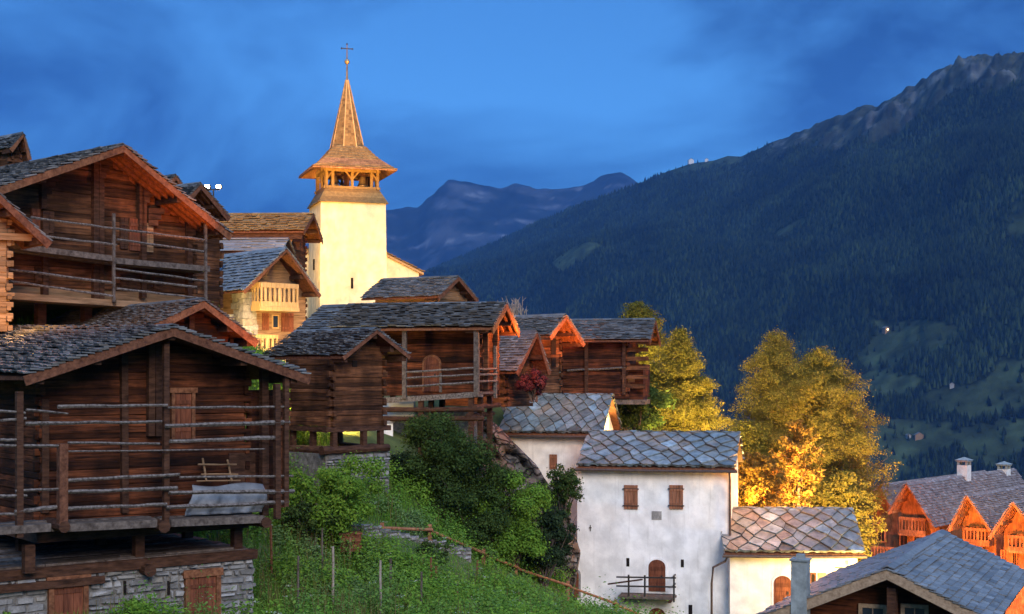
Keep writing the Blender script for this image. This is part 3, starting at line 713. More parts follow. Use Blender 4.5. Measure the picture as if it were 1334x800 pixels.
# ---- granary on stilts
root, fr, g = gable_root('granary', 'small timber granary standing on stilts over a lamp lit gap', 'granary', (490,430), 55, 46, (447,464), (532,463), 612)
g['L'] = fr.hit(385, 432, 'x', 0).y; xw = .75
roof(root, g, rows=16, tw=.27, bm='barge_old', board='barge_old', oh=xw, bh=.16, th=.04, jit=.3)
wl, wr = fr.hit(432, 500, 'y', xw).x, fr.hit(498, 500, 'y', xw).x; zd = fr.hit(440, 556, 'y', xw).z
yb = fr.hit(379, 520, 'x', wl).y
log_walls(root, g, wl, wr, xw, yb, zd, 'log_brown', .21, .26)
b = MB(); b.bar((wl-.35, xw, zd-.1), (wr+.35, xw, zd-.1), .25, .2); b.bar((wl, xw+.15, zd-.1), (wl, yb+.3, zd-.1), .25, .2); b.bar((wr, xw+.15, zd-.1), (wr, yb+.3, zd-.1), .25, .2); b.build('floor_frame', M['beam'], root)
zt = fr.hit(460, 582, 'y', xw).z
for x, y in ((wl+.1, xw), (0, xw), (wr-.1, xw), (wl+.1, (xw+yb)/2), (wl+.1, yb), (wr-.1, yb)):
    b = MB(); b.bar((x, y, zt), (x, y, zd-.19), .2, .2, up=(0,1,0)); b.build('stilt', M['beam'], root)
b = MB(); b.pole((wl-.5, xw, zt-.1), (wr+.3, xw, zt-.1), .17, 8, .1); b.pole((wl, xw, zt-.13), (wl, yb+.4, zt-.13), .17, 8, .1); b.pole((wr, xw, zt-.13), (wr, yb+.4, zt-.13), .17, 8, .1); b.build('sill_log', M['beam'], root)
b = MB(); b.box(wl-.25, wr+.4, xw+.05, yb+.3, -1.5, zt-.24); c_ = b.build('stone_base', M['mortar'], root)
b = MB(); stones(b, wl-.25, wr+.4, xw+.05, -.6, zt-.24); b2 = b.build('stonework', M['stone'], c_)
panel(root, 'hatch', fr, 'y', xw-.09, (459,470,465,478), 'dark', .02)
# ---- barn roof above the granary
root, fr, g = eave_root('hay_barn', 'low slate roof rising between the granary and the church tower', 'barn', (462,438), 66, -28, 378, 398, 2.6, 470)
roof(root, g, rows=13, tw=.28, bm='barge', board='barge', oh=.5); log_walls(root, g, g['xl']+.5, g['xr']-.5, .5, g['L']-.4, 0, 'log')
# ---- long barn with arched door and corner balcony
root, fr, g = eave_root('balcony_barn', 'long dark barn with an arched red door behind a three rail corner balcony', 'barn', (641,427), 62, -13, 428, 396, 2.6, 560)
roof(root, g, rows=15, tw=.3, bm='barge', board='barge', oh=.9, bh=.3, th=.05, jit=.32, rafters=2)
xw = g['xl']+1.5; yw = fr.hit(624, 470, 'x', xw).y; zd = fr.hit(600, 517, 'x', xw-1.3).z
log_walls(root, g, xw, g['xr']-.6, max(.9, yw), g['L']-.5, zd, 'log', .22, .24); yw = max(.9, yw)
arched_door(root, fr, 'x', xw-.1, (553,465,572,510), 'barge', 'door')
xr_ = xw-1.3
deck(root, fr, (495,519), (622,511), xr_, xw-.1, .22, 'rail', ax='x', n=4)
for a, b in (((527,485),(619,479)), ((527,493),(619,488)), ((527,504),(619,498))): rail(root, fr, 'x', xr_, a, b, .05)
for x, y0, y1, r in ((527,430,520,.09), (621,428,517,.11), (574,486,511,.05)): post(root, fr, 'x', xr_+.03, x, y0, y1, r, 'plank')
for x, y0 in ((632,424), (645,424)): post(root, fr, 'y', yw-.12, x, y0, 508, .16, 'log_brown', 'clamp_post')
p0 = fr.hit(621, 482, 'x', xr_)
for py in (481, 488, 497):   # rails of the gable side
    z = fr.hit(621, py, 'x', xr_).z; b = MB(); b.pole((xr_, p0.y-.02, z), (xr_+3.1, p0.y-.15, z+.02), .05); b.build('rail', M['rail'], root)
z = fr.hit(621, 511, 'x', xr_).z; b = MB(); 
for k in range(4): b.box(xr_+.05, xr_+3.1, p0.y-.1+k*.2, p0.y+.08+k*.2, z-.1, z, .01)
b.build('balcony_deck', M['plank'], root)
b = MB(); b.bar((xr_+3.05, p0.y-.1, z-.3), (xr_+3.05, p0.y-.1, z+2.1), .14, .14, up=(0,1,0)); b.build('post', M['rail'], root)
for k, (dz, o_) in enumerate(((-.75, 0), (-1.15, .3))):
    b = MB(); b.pole((xr_+.1, p0.y-.3, z+dz), (xr_+.1, g['L']-1., z+dz-.05), .12, 7); b.build('sill_log', M['beam'], root)
    b = MB(); b.pole((xr_, p0.y+.1+o_, z+dz+.1), (g['xr']-.4, p0.y+.1+o_, z+dz+.1), .12, 7); b.build('sill_log', M['beam'], root)
for yy in (.3, 2.6, 5., 7.):
    for xx in (xr_+.2, xw+.5, 1.2): b = MB(); b.bar((xx, p0.y+yy, z-3.), (xx, p0.y+yy, z-.2), .22, .22, up=(0,1,0)); b.build('stilt', M['beam'], root)
b = MB(); b.box(xw+.5, g['xr']-.8, yw+.6, g['L']-1, z-3, z-.75); b.build('stone_base', M['mortar'], root)
q = fr.hit(518, 531, 'x', xw+.3); b = MB(); b.box(xw+.2, xw+.45, q.y-.8, q.y+.9, q.z-.5, q.z+.35); b.build('plaster_panel', M['plaster'], root)
# ---- barn close under the church
root, fr, g = eave_root('hay_barn', 'small barn with a lamp lit log side just below the church', 'barn', (571,386), 84, -30, 470, 361, 2.2, 430)
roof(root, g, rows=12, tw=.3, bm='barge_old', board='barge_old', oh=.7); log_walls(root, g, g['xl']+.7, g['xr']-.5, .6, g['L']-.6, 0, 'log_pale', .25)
# ---- three barns to the right
root, fr, g = gable_root('hay_barn', 'narrow weathered barn with a steep gable behind the red flowering bush', 'barn', (699,433), 70, 52, (673,484), (715,484), 530)
g['L'] = 5.5; roof(root, g, rows=15, tw=.28, bm='barge_old', board='barge_old', oh=.8); log_walls(root, g, g['xl']+.3, g['xr']-.4, .9, 5., 0, 'log_brown')
root, fr, g = gable_root('hay_barn', 'barn whose gable roof glows red beside the rightmost barn', 'barn', (737,411), 75, 46, (717,437), (760,447), 530)
g['L'] = 6.5; roof(root, g, rows=14, tw=.3, bm='barge', board='barge', oh=1.2, rafters=2)
log_walls(root, g, g['xl']+.3, g['xr']-.5, 1.3, 6.2, .7, 'log_brown', .24)
b = MB(); b.box(g['xl']+.35, g['xr']-.6, 1.25, 6, -1, .69); b.build('stone_base', M['mortar'], root)
for px in ((718,441,724,462), (719,466,724,478)): panel(root, 'hatch', fr, 'y', 1.2, px, 'dark', .02)
root, fr, g = eave_root('hay_barn', 'rightmost dark log barn whose crossed log ends stand out against the larch', 'barn', (846,443), 77, -12, 722, 417, 2.6, 520)
roof(root, g, rows=14, tw=.3, bm='barge_old', board='barge_old', oh=.4)
xw = g['xl']+.8; y0 = fr.hit(816, 470, 'x', xw).y
log_walls(root, g, xw, g['xr']-.5, y0, g['L']-.3, 0, 'log', .24, .18)
b = MB()
for k in range(9):
    if k % 2 == 0: 
        z = g['zl']-.5-k*.25; b.bar((xw, y0+.3, z), (xw+U(-.05,.05), y0-1.0-U(-.2,.3), z), .18, .22)
b.build('log_ends', M['log_brown'], root)
rail(root, fr, 'x', xw-.2, (739,483), (815,479), .06)
for x in (764, 813): post(root, fr, 'x', xw-.15, x, 446, 514, .09, 'beam', 'clamp_post')
b = MB(); ye = fr.hit(838, 500, 'x', xw+.4).y; b.box(xw+.4, g['xr']-.8, ye, y0-.1, -.2, 1.9); b.build('lean_to', M['log'], root)
panel(root, 'hatch', fr, 'x', xw+.4, (818,492,827,498), 'log_pale', .03)
b = MB(); b.box(xw-.3, xw+2, ye-.2, g['L'], -.3, -.05); b.build('sill_beam', M['plank'], root)

# ---- church
A0 = P(418, 430, 102); fr = Fr(A0, R(18)); W_ = 4.75
ch = empty('church', 'white floodlit village church with a shingled belfry and pointed spire', 'church', A0, R(18))
zt = fr.hit(440, 263, 'y', 0).z
b = MB(); t_ = .12; b.add([(-t_,-t_,-1),(W_+t_,-t_,-1),(W_+t_,W_+t_,-1),(-t_,W_+t_,-1),(0,0,zt),(W_,0,zt),(W_,W_,zt),(0,W_,zt)], [(0,3,2,1),(4,5,6,7),(0,1,5,4),(1,2,6,5),(2,3,7,6),(3,0,4,7)]); b.build('tower', M['lit_plaster'], ch)
zs = fr.hit(440, 246, 'y', .5).z; c0 = W_/2
b = MB(); e0, e1 = .14, .42
sq = lambda e, z: [(-e,-e,z),(W_+e,-e,z),(W_+e,W_+e,z),(-e,W_+e,z)]
n_ = 5
for k in range(n_):   # weatherboarded skirt in courses
    za, zb_ = zt+(zs-zt)*k/n_, zt+(zs-zt)*(k+1)/n_; ea = e0-(e0+e1)*k/n_; eb = e0-(e0+e1)*(k+1)/n_
    b.add(sq(ea+.05, za)+sq(eb+.03, zb_), [(0,3,2,1),(4,5,6,7),(0,1,5,4),(1,2,6,5),(2,3,7,6),(3,0,4,7)])
b.build('belfry_skirt', M['shingle'], ch)
ze = fr.hit(440, 222, 'y', 0).z
for i, (x, y) in enumerate([(u, v) for u in (.5, .95, c0, W_-.95, W_-.5) for v in (.5, W_-.5)] + [(u, v) for u in (.5, W_-.5) for v in (.95, c0, W_-.95)]):
    b = MB(); b.bar((x, y, zs-.1), (x, y, ze+.5), .19, .19, up=(0,1,0)); b.build('belfry_post', M['shingle'], ch)
b = MB()
for z in (zs+.12, ze+.1):
    for v in (.5, W_-.5): b.bar((.3, v, z), (W_-.3, v, z), .16, .2); b.bar((v, .3, z-.003), (v, W_-.3, z-.003), .16, .2)
for v in (.5, W_-.5):
    for u in (.5, c0, W_-.5):
        for s in (-1, 1):
            if 0 < u+s*.6 < W_: b.bar((u, v, ze-.55), (u+s*.5, v, ze+.05), .1, .12); b.bar((v, u, ze-.55), (v, u+s*.5, ze+.05), .1, .12)
b.build('belfry_frame', M['shingle'], ch)
for x in (1.25, 3.4):
    b = MB(); b.lathe([(0,.78),(.12,.78),(.22,.7),(.27,.45),(.34,.15),(.45,0),(.42,0),(.2,.5),(0,.6)], (x, c0-.7, zs+.35), 18); bl = b.build('bell', M['bronze'], ch, True)
    b = MB(); b.bar((x-.55, c0-.7, zs+1.22), (x+.55, c0-.7, zs+1.22), .16, .2); b.build('headstock', M['beam'], bl)
b = MB(); b.box(.8, W_-.8, c0+.2, c0+.4, zs+.1, zs+.5)
for u in (.7, 2.3, 4.1): b.box(u-.08, u+.08, c0-.9, c0+.4, zs+.05, ze)
b.build('bell_frame', M['beam'], ch)
# flared skirt roof, eight sided spire
zE = fr.hit(400, 216.5, 'y', -.4).z; zM = fr.hit(447, 193, 'y', c0).z; zT = fr.hit(447, 104, 'y', c0).z
cz = Vector((c0, c0, 0)); he, hm = 3.08, 1.12
oc = lambda r, z, o=math.pi/8: [Vector((c0+r*math.cos(o+k*math.pi/4)/math.cos(math.pi/8), c0+r*math.sin(o+k*math.pi/4)/math.cos(math.pi/8), z)) for k in range(8)]
def sqr(h, z): return [Vector((c0-h,c0-h,z)),Vector((c0+h,c0-h,z)),Vector((c0+h,c0+h,z)),Vector((c0-h,c0+h,z))]
b = MB(); S1, S0 = sqr(hm*1.02, zM), sqr(he, zE)
for k in range(4):
    k2 = (k+1) % 4; A, B, C, D = S0[k], S0[k2], S1[k2], S1[k]
    for i in range(10):
        s0, s1 = i/10, min((i+1.25)/10, 1); s0m = s0
        m_ = 14
        for j in range(m_):
            f0, f1 = j/m_, (j+1)/m_
            cv = lambda s: -.22*math.sin(math.pi*s)
            pt = lambda t, s: A.lerp(B, t).lerp(D.lerp(C, t), s)+Vector((0,0,cv(s)))
            lf_ = Vector((0,0,.05+U(0,.03))); js = U(-.015,.015)
            q = [pt(f0+.004, max(s0+js,-.02))+lf_, pt(f1-.004, max(s0+js,-.02))+lf_, pt(f1-.004, s1), pt(f0+.004, s1)]
            b.add(q+[p+Vector((0,0,.035)) for p in q], [(4,5,6,7),(0,1,5,4),(1,2,6,5),(3,0,4,7),(3,2,1,0)])
sr = b.build('skirt_roof', M['shingle'], ch)
b = MB()
for k in range(4):
    k2 = (k+1) % 4; dn = Vector((0,0,-.28)); b.add([S0[k], S0[k2], S1[k2]+dn, S1[k]+dn, S0[k]+Vector((0,0,-.08)), S0[k2]+Vector((0,0,-.08)), S1[k2]+dn*1.4, S1[k]+dn*1.4], [(0,1,2,3),(7,6,5,4),(0,4,5,1)])
b.build('roof_boarding', M['orange_wood'], sr)
b = MB(); rows = 26
for k in range(8):
    O0, O1 = oc(hm*1.05, zM-.25), oc(.07, zT); A, B, C, D = O0[k], O0[(k+1)%8], O1[(k+1)%8], O1[k]
    for i in range(rows):
        s0, s1 = i/rows, min((i+1.25)/rows, 1); nn = max(1, int(4*(1-s0)+.6)); out = ((A+B)/2-Vector((c0,c0,zM))); out.z = 0; out.normalize()
        for j in range(nn):
            f0, f1 = j/nn, (j+1)/nn; pt = lambda t, s: A.lerp(B, t).lerp(D.lerp(C, t), s); jj = U(-.01,.006)
            q = [pt(f0, s0+jj)+out*.035, pt(f1, s0+jj)+out*.035, pt(f1, s1), pt(f0, s1)]
            b.add(q+[p+out*.025 for p in q], [(4,5,6,7),(0,1,5,4),(1,2,6,5),(3,0,4,7)])
sp = b.build('spire', M['shingle'], ch)
b = MB()
for p, q in zip(oc(hm*1.07, zM-.2), oc(.08, zT)): b.bar(p, q, .09, .09)
b.build('hip_strips', M['yellow_wood'], sp)
zB, zC = fr.hit(447, 80, 'y', c0).z, fr.hit(447, 57, 'y', c0).z
b = MB(); b.path([(c0,c0,zT-.2),(c0,c0,zB),(c0,c0,zC)], [.09,.05,.035], 6); b.lathe([(0,-.22),(.14,-.15),(.2,0),(.14,.15),(0,.22)], (c0,c0,zB), 10); b.build('finial', M['bronze'], ch)
zx = fr.hit(447, 63, 'y', c0).z; b = MB(); b.bar((c0-.42,c0,zx), (c0+.42,c0,zx), .06, .06)
for u, z in ((c0-.4,zx),(c0+.4,zx),(c0,zC)): b.lathe([(0,-.09),(.08,0),(0,.09)], (u,c0,z), 6)
b.build('cross', M['metal'], ch)
panel(ch, 'slit_window', fr, 'y', -.06, (457,362,460,376), 'dark', .06)
for y0, y1 in ((290,304), (338,352)):
    p = fr.hit(410, y1, 'x', 0); q = fr.hit(410, y0, 'x', 0); b = MB(); b.box(-.14, .02, 2.2, 2.45, p.z, q.z); b.build('slit_window', M['dark'], ch)
# nave behind the tower
zn = fr.hit(552, 355, 'y', W_+.2); za_ = fr.hit(455, 306, 'y', W_+.2); zl_ = fr.hit(379, 334, 'y', W_+.2)
g = dict(xl=zl_.x-za_.x, zl=zl_.z, xr=zn.x-za_.x, zr=zn.z, zA=za_.z, L=14)
off = Vector((za_.x, W_+.2, 0)); drop = .1
b = MB(); wl, wr = g['xl']+.2, g['xr']-.35; zA = g['zA']-drop; zwl = zA+(g['zl']-g['zA'])*wl/g['xl']; zwr = zA+(g['zr']-g['zA'])*wr/g['xr']
b.prism([(wl,0,-1),(wr,0,-1),(wr,0,zwr),(0,0,zA),(wl,0,zwl)], off+Vector((0,.15,0)), off+Vector((0,13.6,0))); b.build('nave', M['lit_plaster'], ch)
b = MB()
for e in ((g['xl'], g['zl']), (g['xr'], g['zr'])):
    slates(b, off+Vector((e[0],0,e[1])), off+Vector((e[0],14,e[1])), off+Vector((0,14,g['zA'])), off+Vector((0,0,g['zA'])), 18, .4, .05)
nr = b.build('nave_roof', M['shingle'], ch)
b = MB()
for e in ((g['xl'], g['zl']), (g['xr'], g['zr'])): b.prism([(e[0],0,e[1]),(0,0,g['zA']),(0,0,g['zA']-.18),(e[0],0,e[1]-.18)], off+Vector((0,-.02,-.01)), off+Vector((0,13.9,-.01)))
b.build('roof_boarding', M['yellow_wood'], nr)

# ---- white houses
def white(name, label, cat, eR, Y, a, eLx, ridge_py, yr, base_py, wlpx, wrpx, nx, ny, zback=None):
    root, fr, g = eave_root(name, label, cat, eR, Y, a, eLx, ridge_py, yr, base_py, None, zback)
    roof(root, g, 'diamond', 'slab', bm=None, board='barge_old', purl=False, nx=nx, ny=ny, tw=.5)
    xw = g['xl']+.35; yR = fr.hit(wrpx, eR[1]+20, 'x', xw).y; yL = fr.hit(wlpx, eR[1]+20, 'x', xw).y
    solid_walls(root, g, xw, g['xr']-.3, yR, yL, -3)
    b = MB(); b.box(g['xl']-.02, g['xl']+.1, -.05, g['L']+.05, g['zl']-.17, g['zl']-.02); b.build('eave_board', M['barge'], root)
    b = MB(); b.path([(g['xl']-.1, -.1, g['zl']-.12), (g['xl']-.1, g['L']/2, g['zl']-.14), (g['xl']-.1, g['L']+.1, g['zl']-.12)], .065, 8); b.build('gutter', M['pipe'], root)
    return root, fr, g, xw, yR, yL
W1 = root, fr, g, xw, yR, yL = white('white_house', 'upper white house with a diamond slab roof standing against the rock', 'house', (785,566), 72, -14, 650, 516, 2.9, 655, 664, 776, 9, 7)
boards(root, 'shutter', fr, 'x', xw, (716,592,726,611), 'shutter', 2, .05)
for y0, y1 in ((2.2, 2.35),):
    q = [fr.hit(774, 570, 'x', xw-.12), fr.hit(775, 600, 'x', xw-.12), fr.hit(779, 622, 'x', xw-.12), fr.hit(779, 700, 'x', xw-.12)]
    b = MB(); b.path([Vector((xw-.3, q[0].y, q[0].z))]+[Vector((xw-.1, p.y, p.z)) for p in q[1:]], .055, 7); b.build('downpipe', M['pipe'], root)
W2 = root, fr, g, xw, yR, yL = white('white_house', 'tall white house with two brown shutters and an arched door on a small balcony', 'house', (958,611), 66, -12.5, 752, 566, 3.4, 850, 752, 951, 10, 7)
for px in ((813,632,831,663), (872,632,890,663)):
    s = boards(root, 'shutter', fr, 'x', xw, px, 'shutter', 4, .06)
    x0, x1, y0, y1, z0, z1 = pbox(fr, 'x', xw, px, .09, 0)
    b = MB(); 
    for k in (.14, .84): b.box(x0, x0+.03, y0-.06, y1+.06, z0+(z1-z0)*k-.02, z0+(z1-z0)*k+.03)
    b.build('hinge', M['metal'], s)
panel(root, 'plaque', fr, 'x', xw, (849,666,862,677), 'stain', .02)
for px in ((816,727,820,738), (887,729,891,739), (897,788,902,803)): panel(root, 'slit_window', fr, 'x', xw, px, 'dark', .012)
arched_door(root, fr, 'x', xw, (845,729,867,770)); arched_door(root, fr, 'x', xw, (845,792,867,830)); arched_door(root, fr, 'x', xw, (741,743,754,778), 'stone')
panel(root, 'iron_anchor', fr, 'x', xw, (768.6,684,769.6,692), 'metal', .03); panel(root, 'iron_anchor', fr, 'x', xw, (767.4,687,770.8,688), 'metal', .034)
dp = pbox(fr, 'x', xw, (810,773,881,780)); b = MB()
for k in range(5): x_ = xw-1.15+k*.235; b.box(x_, x_+.22, dp[2]+U(-.05,.05), dp[3]+U(-.05,.05), dp[5]-.1, dp[5]+U(-.01,.01))
bal = b.build('balcony_deck', M['plank'], root)
for px in (819, 840, 878): 
    yy = fr.hit(px, 770, 'x', xw-1.1).y; b = MB(); b.bar((xw-1.1, yy, dp[5]-.2), (xw-1.1, yy, dp[5]+1.0), .08, .08, up=(0,1,0)); b.build('post', M['metal'], bal)
for z in (.5, .92):
    b = MB(); b.bar((xw-1.1, dp[2]-.1, dp[5]+z), (xw-1.1, dp[3]+.1, dp[5]+z-.04), .06, .07); b.build('rail', M['metal'], bal)
    b = MB(); b.bar((xw-1.1, dp[2]+.05, dp[5]+z), (xw, dp[2]+.05, dp[5]+z), .06, .07); b.build('rail', M['metal'], bal)
b = MB(); 
for yy in (dp[2]+.2, dp[3]-.2): b.bar((xw+.1, yy, dp[5]-.18), (xw-1.15, yy, dp[5]-.18), .14, .15)
b.build('bracket', M['beam'], bal)
b = MB(); p, q = fr.hit(792, 761, 'x', xw-1.0), fr.hit(837, 755, 'x', xw-1.2); b.bar(p, q, .1, .07); pl_ = b.build('loose_plank', M['beam']); pl_.matrix_world = Matrix.Translation(fr.O) @ Matrix.Rotation(fr.a, 4, 'Z'); tag(pl_, 'weathered plank lying across the balcony rail of the tall white house', 'plank')
b = MB(); yy = fr.hit(951, 650, 'x', xw-.1).y; p = fr.hit(951, 703, 'x', xw-.1); b.path([(g['xl']-.1, yy, g['zl']-.12), (xw-.1, yy, g['zl']-.6), (xw-.1, yy, p.z)], .055, 7); b.build('downpipe', M['pipe'], root)
W3 = root, fr, g, xw, yR, yL = white('white_annex', 'low white annex with an orange lit slab roof right of the tall house', 'house', (1126,722), 65, -3, 944, 665, 3.0, 850, 951, 1117, 8, 7)
arched_door(root, fr, 'x', xw, (1008,750,1031,792)); window(root, fr, 'x', xw, (1055,746,1063,763), 'barge_old', 1, 1, gm='dark'); boards(root, 'shutter', fr, 'x', xw, (1065,746,1076,764), 'barge_pale', 2)
panel(root, 'vent', fr, 'x', xw, (1101,730,1105,736), 'stain', .01)
b = MB(); q = [fr.hit(947, 726, 'x', xw-.1), fr.hit(945, 731, 'x', xw-.1), fr.hit(929, 739, 'x', xw-.1), fr.hit(927, 760, 'x', xw-.1), fr.hit(927, 830, 'x', xw-.1)]; b.path([Vector((g['xl']-.1, q[0].y, g['zl']-.13))]+[Vector((xw-.12, p.y, p.z)) for p in q[1:]], .055, 7); b.build('downpipe', M['pipe'], root)
b = MB(); q = fr.hit(1118, 741, 'x', xw-.3); b.bar((xw-.1, q.y-.1, q.z), (xw-.1, q.y+1.0, q.z+.02), .05, .05); b.build('lamp_arm', M['metal'], root)

# ---- dark roof in front at lower right
root, fr, g = gable_root('dark_chalet', 'dark brown chalet at lower right with a blue grey slate roof and pale barge boards', 'chalet', (1156,742), 44, -25, (985,806), (1296,812), 900)
g['L'] = fr.hit(1228, 696, 'x', 0).y
roof(root, g, m='slate_blue', rows=14, tw=.6, th=.03, bm='barge_pale', board='barge_old', oh=.9, bh=.34, jit=.12, dz=0)
xw = 1.0; solid_walls(root, g, g['xl']+.8, g['xr']-.8, xw, g['L']-.8, -3, 'log')
post(root, fr, 'y', xw-.6, 1163, 765, 830, .14, 'beam', 'gable_post')
for px in ((1119,787,1156,830), (1174,787,1210,830)): window(root, fr, 'y', xw, px, 'barge_pale', 2, 1, .08, .12)
def roofz(x): return g['zA']+(g['zl' if x < 0 else 'zr']-g['zA'])*x/g['xl' if x < 0 else 'xr']
def roof_pt(px, py):
    o = fr.loc((0,0,0)); d = fr.loc(Vector(((px-CX)/F, 1, (HY-py)/F))+fr.O)-o
    for sd in ('r', 'l'):
        k = (g['z'+sd]-g['zA'])/g['x'+sd]; t = (g['zA']+k*o.x-o.z)/(d.z-k*d.x); p = o+d*t
        if (p.x > 0) == (sd == 'r') and 0 < p.y < g['L']+.5: return p
    return None
p = fr.hit(1043, 774, 'x', g['xl']*.62); y_ = min(max(p.y, .6), g['L']-.4); xx = g['xl']*.66; z0 = roofz(xx); zz = fr.hit(1043, 730, 'x', xx).z
y_ = fr.hit(1043, 750, 'x', xx).y
b = MB(); b.box(xx-.25, xx+.25, y_-.25, y_+.25, z0-.6, zz); c_ = b.build('chimney', M['chim'], root)
b = MB(); b.box(xx-.3, xx+.3, y_-.3, y_+.3, zz+.002, zz+.06); b.box(xx-.12, xx+.12, y_-.12, y_+.12, zz+.062, zz+.2); b.build('chimney_cap', M['chim'], c_)
for px, py in ((1205,727), (1261,730), (1094,752)):
    p = roof_pt(px, py+2)
    if p is None: continue
    b = MB(); b.lathe([(.2,-.1),(.16,.1),(.09,.32),(.09,.42),(.14,.44),(.14,.5),(0,.56)], p, 10); b.build('roof_vent', M['metal'], root)

# ---- orange lit chalets far right
GR = 'stepped chalets lit orange'
def row_chalet(label, apex, Y, eL, eR, L, base_py, wins, bal, a=-40, oh=2.0):
    root, fr, g = gable_root('row_chalet', label, 'chalet', apex, Y, a, eL, eR, base_py, GR)
    g['L'] = L
    roof(root, g, m='shingle_grey', rows=18, tw=.45, th=.05, bm='orange_wood', board='orange_wood', oh=oh, bh=.22, rafters=4, pm='orange_wood')
    wl, wr = g['xl']*.82, g['xr']*.86
    solid_walls(root, g, wl, wr, oh, L-.8, -2, 'orange_wood')
    for px in wins: 
        w_ = window(root, fr, 'y', oh, px, 'orange_wood', 2, 1, .08, .12, 'dark')
    for px, v in bal: balcony(root, fr, px, v, oh-v-.01, 'orange_wood')
    return root, fr, g
row_chalet('farthest stepped chalet, half hidden by the big autumn tree', (1146,632), 136, (1120,672), (1160,660), 26, 790, [(1146,690,1156,706)], [])
c1 = root, fr, g = row_chalet('largest orange lit gable, below the left one of two white chimneys', (1181,630), 128, (1158,668), (1217,687), 26, 790, [(1143,686,1154,706), (1172,693,1184,713), (1190,698,1200,716)], [((1171,674,1205,694), .9), ((1135,712,1168,728), .4)])
for px, py0, py1 in ((1256,602,622), (1308,607,629)):
    xx = 0.; y_ = fr.hit(px, py1, 'x', xx).y; z0, z1 = fr.hit(px, py1+8, 'x', xx).z, fr.hit(px, py0+4, 'x', xx).z
    b = MB(); b.box(xx-.5, xx+.5, y_-.5, y_+.5, z0-1, z1); c_ = b.build('chimney', M['white'], root)
    b = MB(); b.box(xx-.6, xx+.6, y_-.6, y_+.6, z1+.35, z1+.5); 
    for u in (-.4,.4):
        for v in (-.4,.4): b.box(xx+u-.1, xx+u+.1, y_+v-.1, y_+v+.1, z1+.002, z1+.35)
    b.add([(xx-.7,y_-.7,z1+.502),(xx+.7,y_-.7,z1+.502),(xx+.7,y_+.7,z1+.502),(xx-.7,y_+.7,z1+.502),(xx,y_,z1+.8)], [(0,1,4),(1,2,4),(2,3,4),(3,0,4)]); b.build('chimney_cap', M['chim'], c_)
row_chalet('middle stepped chalet with an orange balcony under its gable', (1260,646), 118, (1237,690), (1290,690), 24, 800, [(1263,706,1274,722), (1279,710,1286,724)], [((1255,688,1288,706), .9)])
row_chalet('stepped chalet gable cut off by the right edge of the picture', (1320,655), 110, (1290,700), (1356,700), 22, 810, [(1318,718,1326,738), (1304,716,1310,732)], [((1313,698,1350,716), .9)])
# ================================================================== ground of the village slope
GC = [(0,815,37),(150,815,38),(330,812,41),(345,800,42.5),(345,742,47),(360,682,52),(380,612,57),(440,702,51),(430,800,42.5),(500,800,44),(600,800,47),(700,800,53),(780,806,60),
 (500,688,53),(560,708,54.5),(630,742,57),(740,786,61),(840,806,64.5),(500,650,56),(560,676,57.5),(600,700,58.5),(440,612,56),(505,606,58.5),(660,735,60),(720,770,63),
 (520,568,66),(620,590,66),(720,655,75),(760,832,67.5),(950,835,66.5),(1100,835,66),(880,610,90),(1060,730,96),(700,525,78),(780,530,82),
 (450,424,106),(560,418,90),(330,472,82),(300,402,100),(100,428,55),(250,428,62),(250,500,50),(100,610,50),(300,620,52),(20,300,88),
 (450,402,150),(-300,250,130),(1334,900,120),(1334,1000,60),(1334,905,44),(1200,905,46),(1000,860,55),(1200,800,135),(1500,850,150),(-300,800,40),(-300,400,60),(700,600,130),(900,660,140)]
CP = np.array([list(P(*c)) for c in GC] + [(0,0,-3.2),(-18,10,-3.6),(18,10,-5),(0,20,-4.6),(-30,0,-2),(40,10,-9),(-20,25,-5.2),(10,28,-6.2),(70,60,-22),(100,100,-34)])
_n = len(CP)
def _tps(r2): return np.where(r2 > 1e-9, .5*r2*np.log(np.maximum(r2, 1e-9)), 0)
_d = ((CP[:,None,:2]-CP[None,:,:2])**2).sum(-1)
_A = np.zeros((_n+3, _n+3)); _A[:_n,:_n] = _tps(_d) + np.eye(_n)*6.0; _A[:_n,_n] = 1; _A[:_n,_n+1:] = CP[:,:2]; _A[_n,:_n] = 1; _A[_n+1:,:_n] = CP[:,:2].T
_w = np.linalg.solve(_A, np.concatenate([CP[:,2], np.zeros(3)]))
def ground(x, y):
    x = np.asarray(x, float); y = np.asarray(y, float); sh = x.shape; x = x.ravel(); y = y.ravel(); out = np.zeros(len(x))
    for i in range(0, len(x), 20000):
        xx, yy = x[i:i+20000], y[i:i+20000]; r2 = (xx[:,None]-CP[:,0])**2 + (yy[:,None]-CP[:,1])**2
        out[i:i+20000] = _tps(r2)@_w[:_n] + _w[_n] + _w[_n+1]*xx + _w[_n+2]*yy
    return out.reshape(sh)
def gz(x, y): return float(ground(np.array([x]), np.array([y]))[0])

def fbm(x, y, s=1., o=5, seed=0):
    """smooth value noise on numpy arrays"""
    out = np.zeros_like(x); amp = 1.; tot = 0
    for k in range(o):
        u, v = x*s*2**k + seed*17.3, y*s*2**k + seed*9.1
        i, j = np.floor(u), np.floor(v); fu, fv = u-i, v-j; fu = fu*fu*(3-2*fu); fv = fv*fv*(3-2*fv)
        def h(a, b): q = np.sin(a*127.1+b*311.7+k*74.7)*43758.5453; return q-np.floor(q)
        out += amp*((h(i,j)*(1-fu)+h(i+1,j)*fu)*(1-fv) + (h(i,j+1)*(1-fu)+h(i+1,j+1)*fu)*fv); tot += amp; amp *= .5
    return out/tot

def grid_faces(nu, nv):
    i, j = np.meshgrid(np.arange(nu-1), np.arange(nv-1), indexing='ij'); a = (i*nv+j).ravel(); b = ((i+1)*nv+j).ravel()
    return np.stack([a, b, b+1, a+1], 1)

